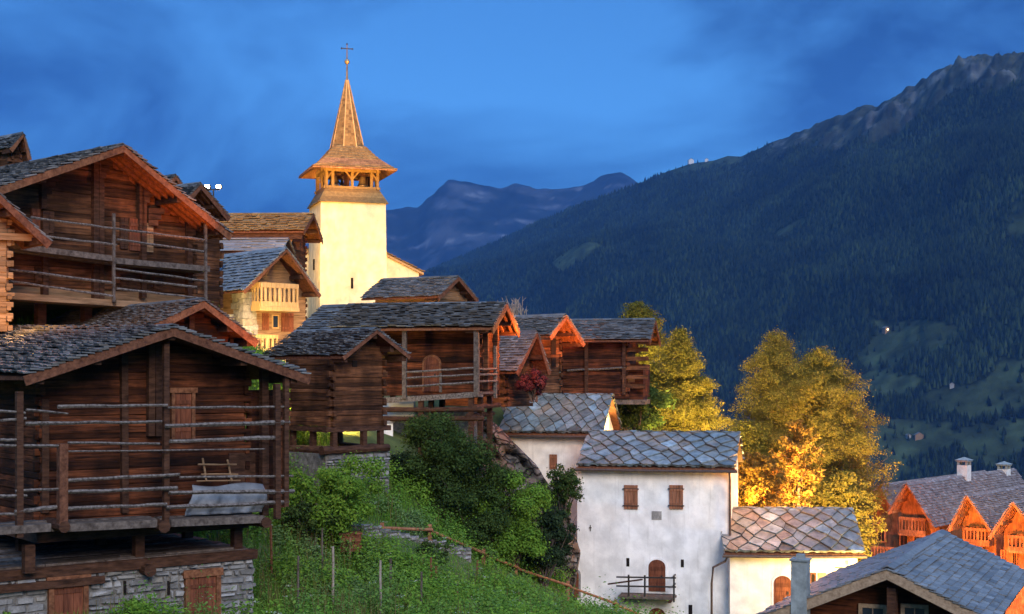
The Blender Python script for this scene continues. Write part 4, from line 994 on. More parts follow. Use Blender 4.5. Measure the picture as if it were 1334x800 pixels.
def lin(a, b, n): return np.linspace(a, b, n)
xs = np.concatenate([lin(-3000,-400,8)[:-1], lin(-400,-60,14)[:-1], lin(-60,60,170)[:-1], lin(60,400,20)[:-1], lin(400,3000,10)])
ys = np.concatenate([lin(-3000,-60,10)[:-1], lin(-60,20,20)[:-1], lin(20,110,150)[:-1], lin(110,300,30)[:-1], lin(300,3000,20)])
Xg, Yg = np.meshgrid(xs, ys, indexing='ij')
zc = ground(np.clip(Xg,-60,75), np.clip(Yg,-5,160))
dist = np.hypot(np.maximum(np.abs(Xg-8)-68, 0), np.maximum(np.maximum(Yg-160, -5-Yg), 0))
left = np.clip((-Xg-60)/400, 0, 1)
valley = -285 + left*380
t = np.clip(dist/600, 0, 1); t = t*t*(3-2*t); Zg = zc*(1-t) + valley*t + (fbm(Xg, Yg, .35, 4, 2)-.5)*.35*np.clip(1-dist/80, 0, 1)
Zg[Yg > 2200] = -300
Vg = np.stack([Xg, Yg, Zg], -1).reshape(-1, 3)
def ground_mat():
    m = mat('ground', (.06,.09,.025), var=.5, nscale=.8, bump=.8, bscale=6, col2=(.12,.15,.045), detail=10)
    return m
gr = np_mesh('ground', Vg, grid_faces(len(xs), len(ys)), ground_mat(), smooth=True); tag(gr, kind='structure')

# ================================================================== mountains
def interp(px, tab, k): a = np.array(tab, float); return np.interp(px, a[:,0], a[:,k])
CR = [(250,470,8600),(430,425,8000),(520,374,7600),(560,353,7200),(600,335,7000),(650,313,6750),(700,289,6500),(760,265,6000),(830,240,5600),(870,223,5400),(900,213,5200),(930,209,5100),(948,203,5050),(965,204,5000),(1000,187,4800),(1050,166,4600),(1100,148,4400),(1120,138,4350),(1140,136,4300),(1150,129,4280),(1172,127,4200),(1180,119,4180),(1192,116,4150),(1200,103,4140),(1230,92,4050),(1250,86,4000),(1270,79,3960),(1295,79,3900),(1310,72,3870),(1334,69,3800),(1400,50,3700),(1600,20,3500),(2000,40,3300),(2600,60,3300)]
nu, nv = 900, 380
pxs = np.linspace(250, 2300, nu); v = np.linspace(0, 1.18, nv)
cy, cY = interp(pxs, CR, 1), interp(pxs, CR, 2)
cx3, cz3 = (pxs-CX)/F*cY, (HY-cy)/F*cY
fY = np.interp(pxs, [250,560,900,1334,2300], [2600,2300,2100,1900,1800]); fx3 = (pxs-CX)/F*fY*1.02; fz3 = np.full(nu, -300.)
VV, PX = np.meshgrid(v, pxs); 
vc = np.minimum(VV, 1.)
X = fx3[:,None]*(1-vc)+cx3[:,None]*vc; Y = fY[:,None]*(1-vc)+cY[:,None]*vc; Z = fz3[:,None]*(1-vc**.98)+cz3[:,None]*vc**.98
bk = np.maximum(VV-1, 0)/.18; Y = Y+bk*1800; Z = Z-bk*700; X = X+bk*300
env = np.sin(np.pi*np.clip(vc, 0, 1))**.8
rid = 1-np.abs(2*fbm(X*.0011+Y*.0003, Z*.0006, 1., 4, 3)-1)
Z = Z + env*(rid-.62)*330 + env*(fbm(X, Y, .004, 5, 5)-.5)*110
crag = np.clip((PX-980)/200, 0, 1)*np.clip((vc-.72)/.2, 0, 1)*(VV <= 1)
Z = Z + crag*(fbm(X, Y, .011, 5, 8)-.5)*190*np.clip((1-vc)/.06, .10, 1) + crag*(fbm(X, Y, .035, 4, 9)-.5)*45*np.clip((1-vc)/.04, .30, 1) + np.clip((PX-960)/60,0,1)*(VV <= 1)*np.clip((vc-.9)/.1,0,1)*(fbm(PX*.05, PX*.013, 1., 4, 12)-.5)*28
def smoothstep(a, b, x): t = np.clip((x-a)/(b-a), 0, 1); return t*t*(3-2*t)
# what grows where, in photograph pixels used as map coordinates of the slope
ppx, ppy = CX+F*X/Y, HY-F*Z/Y
n1 = fbm(X, Y+Z, .0042, 5, 21); n2 = fbm(X, Y+Z, .012, 4, 31); n3 = fbm(X, Y+Z, .0016, 3, 41)
def ell(x, y, rx, ry, rot=0.): 
    c, s = math.cos(rot), math.sin(rot); dx, dy = ppx-x, ppy-y; return 1-np.hypot((dx*c+dy*s)/rx, (-dx*s+dy*c)/ry)
mead = np.maximum.reduce([ell(1170,448,62,24,-.25), ell(1160,505,60,22,-.1), ell(1260,520,80,28,0)*.9, ell(1180,575,90,40,0), ell(1290,575,80,30,0)*.8, ell(1328,290,16,36,0), ell(1000,475,30,15,0)*.5, ell(745,335,28,8,-.5)*.8, ell(760,328,20,12,-.3)*.6, ell(1030,300,18,7,-.6)*.5, ell(905,214,70,9,-.15)*.8, ell(1320,500,40,30,0)*.7, ell(1120,600,60,40,0)])
n5 = fbm(X, Y+Z, .03, 4, 33); mead = smoothstep(.03, .13, mead + (n2-.5)*1.1 + (n1-.5)*.7 + (n5-.5)*.8)
alp = smoothstep(.80, .9, vc + (n1-.5)*.35)*smoothstep(930, 1040, PX)
n4 = fbm(PX*.07+VV*22, VV*34-PX*.012, 1., 5, 45); n6 = fbm(X, Y, .03, 4, 47)
scree = smoothstep(.50, .60, n4*.55+n6*.25+n2*.2)*smoothstep(.40, .56, n1)*np.clip(alp*1.2, 0, 1)*.4
col = np.zeros((nu, nv, 4)); col[...,3] = 1
forest = np.array([.009,.015,.009]); meadow = np.array([.034,.046,.02]); alpine = np.array([.035,.04,.028]); rockc = np.array([.17,.175,.18])
c = forest*(1-mead[...,None]) + meadow*(.6+.8*n2[...,None])*mead[...,None]
c = c*(1-alp[...,None]) + alpine*(.25+1.5*fbm(X, Y, .02, 4, 49)[...,None])*alp[...,None]
c = c*(1-scree[...,None]) + rockc*scree[...,None]
col[...,:3] = c
def attr_mat(name, bump=0., nscale=.02):
    m = bpy.data.materials.new(name); m.use_nodes = True; nt = m.node_tree; N = nt.nodes; L = nt.links; b = N['Principled BSDF']; b.inputs['Roughness'].default_value = .95; b.inputs['Specular IOR Level'].default_value = .05
    a = N.new('ShaderNodeAttribute'); a.attribute_name = 'cover'
    tc = N.new('ShaderNodeTexCoord'); nz = N.new('ShaderNodeTexNoise'); nz.inputs['Scale'].default_value = nscale; nz.inputs['Detail'].default_value = 6; L.new(tc.outputs['Object'], nz.inputs['Vector'])
    mr = N.new('ShaderNodeMapRange'); mr.inputs['From Min'].default_value = .3; mr.inputs['From Max'].default_value = .7; mr.inputs['To Min'].default_value = .45; mr.inputs['To Max'].default_value = 1.5; L.new(nz.outputs['Fac'], mr.inputs['Value'])
    vm = N.new('ShaderNodeVectorMath'); vm.operation = 'SCALE'; L.new(a.outputs['Color'], vm.inputs[0]); L.new(mr.outputs['Result'], vm.inputs['Scale']); L.new(vm.outputs['Vector'], b.inputs['Base Color'])
    if bump:
        bp = N.new('ShaderNodeBump'); bp.inputs['Strength'].default_value = bump; bp.inputs['Distance'].default_value = 6; L.new(nz.outputs['Fac'], bp.inputs['Height']); L.new(bp.outputs['Normal'], b.inputs['Normal'])
    return m
def terrain(name, X, Y, Z, col, m):
    nu, nv = X.shape; o = np_mesh(name, np.stack([X,Y,Z],-1).reshape(-1,3), grid_faces(nu, nv), m, smooth=True)
    at = o.data.color_attributes.new('cover', 'FLOAT_COLOR', 'POINT'); at.data.foreach_set('color', col.astype(np.float32).ravel()); return tag(o, kind='structure')
mt = terrain('mountain', X, Y, Z, col, attr_mat('mountain_cover', .9, .03))
# spruce forest as one mass of small cones
nT = 150000
iu = RNG.uniform(0, nu-2, nT*2); iv = RNG.uniform(0, nv*1/1.18-1, nT*2)
a, b = iu.astype(int), iv.astype(int); fu, fv = iu-a, iv-b
def samp(Q): return (Q[a,b]*(1-fu)*(1-fv)+Q[a+1,b]*fu*(1-fv)+Q[a,b+1]*(1-fu)*fv+Q[a+1,b+1]*fu*fv)
tx, ty, tz, tm, ta, tn, tpx, tpy = (samp(q) for q in (X, Y, Z, mead, alp, n3, ppx, ppy))
keep = (RNG.uniform(0,1,nT*2) > np.clip(tm*1.6, 0, .97)) & (RNG.uniform(0,1,nT*2) > np.clip(ta*1.15, 0, .995)) & (tpx > 520) & (tpx < 1420) & (tpy < 720)
idx = np.nonzero(keep)[0][:nT]; n_ = len(idx)
h = RNG.uniform(8, 20, n_)*(1-.35*ta[idx]); w = h*RNG.uniform(.16, .27, n_); base = np.stack([tx[idx], ty[idx], tz[idx]-2], 1)
K = 5; ang = RNG.uniform(0, 6.28, n_); Vt = np.zeros((n_, K+1, 3))
for k in range(K): Vt[:,k] = base + np.stack([np.cos(ang+k*2*np.pi/K)*w, np.sin(ang+k*2*np.pi/K)*w, h*.12], 1)
Vt[:,K] = base + np.stack([RNG.normal(0,.3,n_), RNG.normal(0,.3,n_), h], 1)
Ft = np.array([[k, (k+1) % K, K] for k in range(K)]); Ff = (Ft[None] + (np.arange(n_)*(K+1))[:,None,None]).reshape(-1, 3)
fo = np_mesh('spruce_forest', Vt.reshape(-1,3), Ff, mat_isl('spruce', [(.003,.006,.005),(.008,.014,.008),(.026,.038,.014),(.006,.011,.007)], bump=0, nscale=.0045, var=.85, spec=.05)); tag(fo, 'dark spruce forest covering the far valley side', 'forest', kind='stuff')
# far mountain
FM = [(200,330,11500),(400,318,11500),(470,292,11300),(500,274,11200),(520,275,11200),(545,270,11100),(556,257,11050),(572,243,11000),(583,235,11000),(605,236,11000),(624,241,11000),(636,240,11000),(650,244,11000),(672,240,11000),(700,244,11000),(730,243,11000),(755,241,11000),(772,237,11000),(788,232,11000),(806,227,11000),(818,231,11000),(830,240,11000),(850,246,11000),(900,262,11000),(1000,290,11000),(1300,330,11000)]
nu2, nv2 = 340, 150; p2 = np.linspace(200, 1250, nu2); v2 = np.linspace(0, 1.2, nv2); V2, P2 = np.meshgrid(v2, p2)
cY2, cy2 = interp(p2, FM, 2), interp(p2, FM, 1); vc2 = np.minimum(V2, 1)
X2 = ((p2-CX)/F*cY2)[:,None]*(.72+.28*vc2); Y2 = cY2[:,None]*(.72+.28*vc2); Z2 = -500*(1-vc2**1.05)+((HY-cy2)/F*cY2)[:,None]*vc2**1.05
bk = np.maximum(V2-1, 0)/.2; Y2 = Y2+bk*900; Z2 = Z2-bk*900
e2 = np.sin(np.pi*vc2)**.7
Z2 = Z2 + e2*((1-np.abs(2*fbm(X2*.0007, V2*1.3, 1., 4, 13)-1))-.6)*620 + e2*(fbm(X2, Y2+Z2, .003, 5, 15)-.5)*260 + (V2 <= 1)*(fbm(X2, Y2, .006, 4, 19)-.5)*70*np.clip(V2*3-2, 0, 1)
q1 = fbm(X2, Y2+Z2, .003, 4, 51); q2 = fbm(X2*.6, Y2+Z2*2, .008, 4, 61)
c2 = np.zeros((nu2, nv2, 4)); c2[...,3] = 1; g2 = smoothstep(.45, .58, q1*.6+q2*.4)[...,None]
c2[...,:3] = np.array([.012,.016,.015])*(1-g2)+np.array([.045,.05,.055])*g2
sn = .15*(smoothstep(.70, .76, q2)*smoothstep(.45,.8,vc2))[...,None]; c2[...,:3] = c2[...,:3]*(1-sn)+np.array([.5,.52,.55])*sn
terrain('distant_mountain', X2, Y2, Z2, c2, attr_mat('distant_cover', 1., .007))

def surf_pt(px, py):
    """the point of the near mountain that shows at a place of the photograph"""
    d = np.hypot(ppx-px, ppy-py) + 1e6*(VV > 1); i = np.unravel_index(np.argmin(d), d.shape); return Vector((X[i], Y[i], Z[i]))
def hut(name, label, px, py, w, d, h, a, m='log_pale', rm='slate', light=False, lifted=0.):
    p = surf_pt(px, py); r = empty(name, label, 'hut', p+Vector((0,0,lifted)), R(a))
    b = MB(); b.prism([(-w/2,0,-6),(w/2,0,-6),(w/2,0,h),(0,0,h+w*.3),(-w/2,0,h)], (0,-d/2,0), (0,d/2,0)); b.build('wall', M[m], r)
    b = MB()
    for s in (-1, 1): b.prism([(s*(w/2+.8),0,h-.4),(0,0,h+w*.3+.12),(0,0,h+w*.3+.7),(s*(w/2+.8),0,h+.2)], (0,-d/2-.8,0), (0,d/2+.8,0))
    b.build('roof', M[rm], r)
    if light: b = MB(); b.lathe([(0,-1.1),(1.1,0),(0,1.1)], (0,-d/2-2,h*.6), 8); b.build('lamp', M['dotlight'], r)
    return r
hut('mountain_station', 'pale lit building standing on the mountain skyline', 899, 212, 20, 14, 9, 10, 'white', 'slate', lifted=3)
hut('mountain_hut', 'tiny white hut on the skyline right of the lit building', 921, 209, 12, 9, 5, 0, 'white', 'slate_blue', lifted=2)
hut('valley_house', 'house with a bright lamp at the top of the far green meadow', 1155, 433, 9, 10, 6, 20, light=True)
hut('valley_house', 'grey walled farmhouse in the far meadow right of the dark wood', 1240, 502, 7, 9, 4, -20, 'stain')
hut('valley_house', 'pale barn low on the far meadow just right of the big autumn tree', 1184, 571, 6, 8, 3.5, 10, 'stain')
hut('valley_house', 'long grey barn low on the far meadow beside the pale one', 1197, 570, 14, 8, 5, 0)

# ================================================================== leaves and plants
def leaf_arrays(C, N, size, asp=.55):
    """one small kite shaped leaf per centre, lying across its normal"""
    n = len(C); N = N/np.maximum(np.linalg.norm(N, axis=1, keepdims=True), 1e-6)
    r = RNG.normal(size=(n,3)); T = np.cross(N, r); T /= np.maximum(np.linalg.norm(T, axis=1, keepdims=True), 1e-6); B = np.cross(N, T)
    s = (size*RNG.uniform(.6, 1.4, n))[:,None]
    V = np.stack([C-T*s, C-B*s*asp-T*s*.1+N*s*.15, C+T*s, C+B*s*asp-T*s*.1+N*s*.15], 1)
    return V
def leaves(name, V, m, parent=None):
    n = len(V); return np_mesh(name, V.reshape(-1,3), np.arange(n*4).reshape(n,4), m, parent)
def blob_points(centres, radii, n, flat=.8):
    w = radii**2; k = RNG.choice(len(centres), n, p=w/w.sum()); d = RNG.normal(size=(n,3)); d /= np.linalg.norm(d, axis=1, keepdims=True)
    rr = radii[k]*RNG.uniform(.3, 1.05, n)**.7*np.where(RNG.uniform(size=n) < .3, RNG.uniform(1., 1.9, n), 1.); off = d*rr[:,None]; off[:,2] *= flat
    return centres[k]+off, d
def shrub(name, label, px, py_base, Y, rx, h, nl, size, m, cat='bush', lobes=40, group=None, ry=None, stems=5, base=None, lean=0.):
    p = P(px, py_base, Y) if base is None else Vector(base); r = empty(name, label, cat, p, 0, group); ry = ry or rx*.9
    c = []; lobes = int(lobes*1.6); nl = int(nl*1.15)
    while len(c) < lobes:
        d = RNG.normal(size=3); d /= np.linalg.norm(d); q = RNG.uniform(.25, 1.0); 
        c.append((d[0]*rx*q + lean*(d[2]*.5+.5)*h, d[1]*ry*q, h*.5+d[2]*h*.5*q))
    c = np.array(c); rad = RNG.uniform(.13, .32, lobes)*min(rx, h*.6)
    C, D = blob_points(c, rad, nl); D = D + np.array([0,0,.5]) + RNG.normal(size=D.shape)*.5
    leaves('foliage', leaf_arrays(C, D, size), M[m], r)
    b = MB()
    for i in range(stems):
        e = Vector(c[RNG.integers(lobes)]); s = Vector((U(-.15,.15), U(-.15,.15), -.4)); b.path([s, s.lerp(e, .5)+Vector((U(-.1,.1),U(-.1,.1),.1)), e], [.05,.035,.015], 5)
    for i in range(14 if stems >= 5 else 0):
        e = c[RNG.integers(len(c))]; e = Vector(e); d_ = (e-Vector((0,0,h*.3))); d_.normalize(); q = e+d_*U(.35,.75)*min(rx, h*.6)*.6+Vector((U(-.1,.1),U(-.1,.1),U(.05,.3))); b.path([Vector((0,0,-.3)), e-d_*.2, q], [.03,.016,.005], 4)
    b.build('stem', M['bark'], r); return r
def tree(name, label, base, H, prof, m, nb=60, nl=30000, size=.11, droop=.15, up=.35, z0=.12, trunk_r=.22, lean=(0,0), clump=.35, cat='tree', bark='bark', spread=1., group=None, fine=1.):
    r = empty(name, label, cat, base, 0, group)
    b = MB(); pts = [Vector((lean[0]*t*H+U(-.05,.05)*t, lean[1]*t*H+U(-.05,.05)*t, t*H*.97-.5*(t == 0))) for t in np.linspace(0, 1, 9)]
    b.path(pts, [trunk_r*(1-.93*t) for t in np.linspace(0, 1, 9)], 8); tr = b.build('trunk', M[bark], r)
    lb = MB(); Cs = []; Ws = []
    for i in range(nb):
        t = z0+(1-z0)*((i+.5)/nb)**.9; ang = i*2.399+U(-.4,.4); Rr = prof(t)*U(.78, 1.12)
        o = Vector((lean[0]*t*H, lean[1]*t*H, t*H*.95)); dx = Vector((math.cos(ang), math.sin(ang), 0)); tip = o+dx*Rr+Vector((0,0,Rr*up*U(.5,1.3)))
        mid = o.lerp(tip, .5)+Vector((0,0,-Rr*droop*.3)); lb.path([o, mid, tip], [max(.02, trunk_r*.32*(1-t*.75)), .025, .008], 4, False)
        nS = max(3, int(Rr*7*fine))
        for k in range(nS):
            f = U(.18, 1.02); q = (o.lerp(mid, f*2) if f < .5 else mid.lerp(tip, f*2-1)); sp = Rr*.28*spread*(1.1-f*.5)
            q = q+Vector((U(-1,1)*sp, U(-1,1)*sp, U(-.6,.6)*sp)); Cs.append(q); Ws.append(clump*U(.5,1.2))
    lb.build('limb', M[bark], r)
    Cs = np.array(Cs); Ws = np.array(Ws); C, D = blob_points(Cs, Ws, nl, .6); C[:,2] -= RNG.exponential(droop*.4, nl)
    D = D*.7+np.array([0,0,.6])+RNG.normal(size=D.shape)*.6
    leaves('crown', leaf_arrays(C, D, size), M[m], r); return r
def onground(px, Y, dz=0.): x = (px-CX)/F*Y; return Vector((x, Y, gz(x, Y)+dz))
def at(px, py, Y): return P(px, py, Y)

# trees behind the white houses: base heights follow from the slope, heights from the photograph
def tall(px, Y, top): b = onground(px, Y); return b, (HY-top)/F*Y - b.z
def cone(R0, peak=.25, p=.9): return lambda t: R0*min(1, (t/peak)**.6 if t < peak else 1)*max(.02, (1-max(0, t-peak)/(1-peak)))**p
b, H = tall(833, 100, 384); tree('larch_tree', 'yellow larch farthest back with its tip above the rightmost barn', b, H, cone(2.9, .3, .45), 'leaf_larch', 80, 42000, .07, .12, .4, .2, .2, clump=.42)
b, H = tall(886, 90, 420); tree('larch_tree', 'bright green yellow larch with a pointed top right of the dark barns', b, H, cone(2.8, .28, .8), 'leaf_larch', 100, 80000, .06, .12, .45, .1, .25, clump=.42)
b, H = tall(852, 92, 468); tree('larch_tree', 'narrow larch between the rightmost barn and the pointed larch', b, H, cone(1.7, .35, .7), 'leaf_larch', 50, 14000, .09, .12, .4, .1, .18, clump=.4)
b, H = tall(1012, 96, 420); tree('larch_tree', 'tall larch whose spiky top forms the left peak of the big autumn crown', b, H, cone(3.8, .3, .62), 'leaf_autumn', 130, 120000, .062, .2, .35, .06, .3, clump=.55)
b, H = tall(1066, 93, 442); tree('broadleaf_tree', 'broad round olive and amber tree left of the orange chalets', b, H, lambda t: 4.1*max(.05, min(1, (t/.22)**.5))*max(.03, 1-max(0, (t-.28)/.72)**1.8)**.8, 'leaf_autumn', 150, 165000, .062, .18, .6, .05, .34, clump=.5)
b, H = tall(975, 92, 545); tree('broadleaf_tree', 'low green tree filling the gap between the larch and the big autumn crown', b, H, cone(2.2, .4, .5), 'leaf_larch', 50, 16000, .09, .15, .4, .1, .2, clump=.5)
b, H = tall(983, 78, 588); tree('maple_tree', 'small golden tree glowing in lamp light behind the white annex', b, H, cone(2.0, .45, .5), 'leaf_gold', 60, 15000, .085, .1, .7, .1, .14, clump=.3)
b, H = tall(1040, 82, 540); tree('maple_tree', 'slender orange lit tree in front of the big autumn crown', b, H, lambda t: 1.7*max(.1, 1-abs(t-.6)/.5), 'leaf_gold', 46, 7000, .085, .1, .55, .25, .14, clump=.26)
b, H = tall(1102, 88, 610); tree('broadleaf_tree', 'low amber tree between the annex roof and the orange chalets', b, H, cone(2.4, .4, .5), 'leaf_autumn', 50, 18000, .085, .1, .5, .05, .18, clump=.45)
# bushes
p = onground(828, 84); shrub('bush', 'dark green bush under the rightmost barn behind the white roofs', 0, 0, 0, 2.0, 3.4, 9000, .1, 'leaf_bush', base=P(828, 566, 82))
shrub('bush', 'large light green bush in front of the granary', 438, 694, 50, 1.95, 2.75, 19000, .055, 'leaf_light', lobes=34)
shrub('bush', 'shadowy lower bush beside the brown crate', 400, 700, 49, 1.1, 1.3, 5000, .055, 'leaf_bush')
shrub('bush', 'tall dark bush at the top of the rock below the long barn', 582, 662, 59, 2.15, 4.1, 34000, .058, 'leaf_bush', lobes=36)
shrub('bush', 'wide dark bush halfway down the rock', 622, 716, 59, 2.2, 3.5, 30000, .058, 'leaf_bush', lobes=34)
shrub('bush', 'paler green bush in front of the rock beside the white houses', 668, 740, 59.5, 1.75, 4.0, 28000, .056, 'leaf_light', lobes=30)
shrub('bush', 'lowest dark bush touching the corner of the tall white house', 708, 757, 61, 1.5, 3.3, 14000, .07, 'leaf_dark', lobes=28)
shrub('bush', 'small dark bush at the foot of the wall left of the tall bush', 520, 640, 58.5, .9, 1.7, 5000, .065, 'leaf_dark')
shrub('climbing_plant', 'leafy shrub growing up the corner between the two white houses', 732, 674, 65, .95, 2.4, 5200, .06, 'leaf_bush', cat='plant', lobes=44)
shrub('flowering_bush', 'red flowering bush beside the narrow weathered barn', 696, 513, 69, 1.0, 1.1, 4200, .06, 'leaf_red', lobes=30)
shrub('bush', 'small round bush growing beside the low stone wall', 563, 742, 53, .75, 1.2, 4500, .05, 'leaf_bush', lobes=14)
shrub('bush', 'leafy bush in front of the cellar wall of the near barn', 195, 842, 36.8, 1.05, 1.35, 4200, .05, 'leaf_light', lobes=18)
shrub('bush', 'clump of leaves at the bottom left corner before the cellar wall', 8, 830, 36, .8, .75, 2200, .05, 'leaf_light', lobes=12)
# bare pale shrub on the skyline
p = P(672, 412, 82); r = empty('bare_shrub', 'pale leafless shrub catching the light behind the long barn ridge', 'shrub', p)
b = MB()
for i in range(34):
    a = U(0, 6.28); s = Vector((U(-.5,.5), U(-.3,.3), -.6)); e = s+Vector((math.cos(a)*U(.1,.6), math.sin(a)*.4, U(.9,1.75))); b.path([s, s.lerp(e,.5)+Vector((U(-.1,.1),0,.1)), e], [.035,.026,.012], 4)
    for k in range(3): q = s.lerp(e, U(.5,.95)); b.path([q, q+Vector((U(-.25,.25), U(-.2,.2), U(.1,.35)))], [.018,.008], 4)
b.build('twig', M['pale_bark'], r)

# rock outcrop beside the white houses
RK = [(600,548,65),(650,548,66),(664,570,66.5),(690,598,66.2),(708,625,65.5),(730,652,64.8),(742,690,64.2),(754,712,64.0),(750,735,63.5),(735,770,63.2),
      (560,565,63),(560,640,61),(600,680,61),(650,720,61.5),(690,745,62),(640,600,63.2),(680,650,63),(715,690,63)]
def rock_outcrop():
    n, m_ = 90, 80; V = np.zeros((n, m_, 3)); 
    top = np.array([(540,556),(600,543),(640,545),(662,568),(700,606),(722,640),(742,672),(752,700),(757,718),(750,740),(738,752),(735,800)], float)
    q = np.linspace(0, 1, n); d = np.concatenate([[0], np.cumsum(np.hypot(*np.diff(top, axis=0).T))]); d /= d[-1]
    ex, ey = np.interp(q, d, top[:,0]), np.interp(q, d, top[:,1])
    for j in range(m_):
        s = j/(m_-1)   # from the skyline edge forward and down
        fx, fy = ex-150*s, ey+120*s+10*np.sin(q*9)*s; Yd = 67.5-2.0*q-5.5*s**.8
        V[:,j] = np.stack([(fx-CX)/F*Yd, Yd, (HY-fy)/F*Yd], 1)
    w = np.clip(np.minimum(1, np.arange(m_)/4.), .25, 1)[None,:]
    n1 = fbm(V[...,0]*1., V[...,2]*1., .45, 5, 71)-.5; n2 = np.abs(fbm(V[...,0]+V[...,2], V[...,2]-V[...,1], .8, 4, 77)-.5)
    q3 = np.abs(fbm(V[...,0]*.7+V[...,2]*.7, V[...,2]*.35-V[...,0]*.35, .7, 5, 81)-.5)
    q4 = fbm(V[...,0]*1.3, V[...,2]*1.3, 1.6, 4, 83)-.5
    V[...,1] -= (n1*3.6-n2*3.2-q3*3.0+q4*.9)*w; V[...,2] += (n2*.9+q3*.8-.3)*w; V[...,0] += (fbm(V[...,1], V[...,2], .9, 4, 79)-.5)*.9*w
    # back side, so that the rock is a body and not a sheet
    back = V[:,:1].copy(); back[...,1] += 3.; back[...,2] -= 5.; back[...,0] -= .6; V = np.concatenate([back, V], 1)
    o = np_mesh('rock_outcrop', V.reshape(-1,3), grid_faces(n, m_+1), M['rock'], smooth=False); tag(o, 'brown and grey rock outcrop rising between the dark bushes and the white houses', 'rock')
rock_outcrop()

# low dry stone wall with the path
w0, w1 = onground(472, 51.9), onground(614, 56.2)
d = (w1-w0); L_ = Vector((d.x, d.y, 0)).length; r = empty('stone_wall', 'low dry stone wall below the small grass bank', 'wall', w0, math.atan2(d.y, d.x))
b = MB(); b2 = MB(); n_ = 12
for i in range(n_):
    u0, u1 = L_*i/n_, L_*(i+1)/n_; z = d.z*(i+.5)/n_; b.box(u0, u1+.01, .02, .5, z-1.2, z+.52); stones(b2, u0, u1, .02, z-.9, z+.55+U(-.08,.08), (), 'x', .1, (.12,.2), (.25,.5))
b.build('wall_core', M['mortar'], r); b2.build('stonework', M['stone'], r)

w0, w1 = P(449, 590, 62), P(512, 588, 63.5); d = w1-w0; r = empty('stone_wall', 'plastered terrace wall lit yellow in the gap behind the granary stilts', 'wall', w0, math.atan2(d.y, d.x))
b = MB(); b.box(0, Vector((d.x,d.y,0)).length, 0, .4, -1.5, 1.25); b.build('wall_body', M['plaster'], r); b = MB(); b.box(-.05, Vector((d.x,d.y,0)).length+.05, -.06, .46, 1.252, 1.36); b.build('coping', M['stone'], r)
# wooden rail fence along the path
fp = [(498,680,53.2),(560,714,54.6),(630,741,57.5),(672,748,59.5),(740,773,61.5),(802,797,63.5),(860,815,65.5)]
r = empty('rail_fence', 'orange brown post and rail fence running down past the bushes', 'fence', onground(498, 53.2)); O = r.location
tops = []
for i, (px, py, Y) in enumerate(fp):
    t = P(px, {0:681,1:683,2:715,3:733,4:757,5:781,6:806}[i], Y)-O; g0 = P(px, py+6, Y)-O
    b = MB(); b.bar(g0+Vector((0,0,-.5)), t, .14, .14, up=(0,1,0)); b.build('post', M['fence'], r); tops.append(t+Vector((0,-.1,-.18)))
for i in range(len(tops)-1):
    b = MB(); b.pole(tops[i]+Vector((-.1,0,0)), tops[i+1]+Vector((.1,0,-.02)), .058, 7, .1, 4); b.build('rail', M['fence'], r)
# brown crate
o = P(455, 718, 49.5); r = empty('crate', 'rust brown wooden crate under the light green bush', 'crate', o, .3)
b = MB(); b.box(-.36,.36,-.28,.28,0,.6); b.build('box', M['door'], r); b = MB()
for z in (.12,.36): b.box(-.38,.38,-.31,-.285,z,z+.13)
b.box(-.4,.4,-.32,.32,.602,.66); b.build('slat', M['barge'], r)

# garden stakes
ST = [(388,724,790,42),(434,712,762,44),(496,730,800,43),(508,728,778,47),(549,745,800,45),(562,726,775,49),(568,738,770,50),(597,770,806,47),(621,730,775,54),(638,783,806,50),(674,770,806,54),(417,684,705,49.5),(420,688,736,46.5),(455,700,728,49),(354,684,724,46),(466,716,736,49.5),(537,726,756,50),(478,706,728,50.5),(679,788,808,54),(411,680,700,49)]
for i, (px, y0, y1, Y) in enumerate(ST):
    t, g0 = P(px+U(-1.5,1.5), y0, Y), P(px, y1, Y); r_ = U(.03,.05)
    b = MB(); b.pole(Vector((0,0,-.6)), t-g0, r_, 6, .3, 4); o = b.build('stake', M[random.choice(['log_pale','pale_bark','plank','barge'])]); o.location = g0
    tag(o, 'thin wooden stake standing in the overgrown garden', 'stake', 'stakes in the overgrown garden')
o = MB(); o.pole(P(411,656,49), P(468,690,50), .025, 5, .2, 4); tag(o.build('leaning_pole', M['rail']), 'thin slanting pole leaning over the light green bush', 'pole')

# grass, weeds and beds
def scatter(n, x0, x1, y0, y1, cond=None):
    x, y = RNG.uniform(x0, x1, n), RNG.uniform(y0, y1, n); z = ground(x, y) + (fbm(x, y, .35, 4, 2)-.5)*.35; px, py = CX+F*x/y, HY-F*z/y
    k = (px > -20) & (px < 900) & (py < 850)
    if cond is not None: k &= cond(px, py, x, y)
    return np.stack([x, y, z], 1)[k], px[k], py[k]
def cellar_free(px, py, x, y):
    q = [(x-BFR.O.x)*BFR.X.x+(y-BFR.O.y)*BFR.X.y, (x-BFR.O.x)*BFR.Y.x+(y-BFR.O.y)*BFR.Y.y]; return ~((q[0] < sr_+.15) & (q[1] > .8) & (q[1] < 10.5))
sr_ = BFR.hit(331, 740, 'y', .95).x
def garden(px, py, x, y): return cellar_free(px, py, x, y) & ~((py < 620) & (px > 500)) & ~((py < 606) & (px > 436) & (px < 510) & (y > 58))
FLX, FLY = [440,498,560,630,672,740,802,860], [676,690,714,741,750,780,800,815]
def fence_clear(px, py): fy = np.interp(px, FLX, FLY); return ~((px > 440) & (py > fy-4) & (py < fy+np.where(px < 632, 36, 22)))
def garden2(px, py, x, y): return garden(px, py, x, y) & fence_clear(px, py)
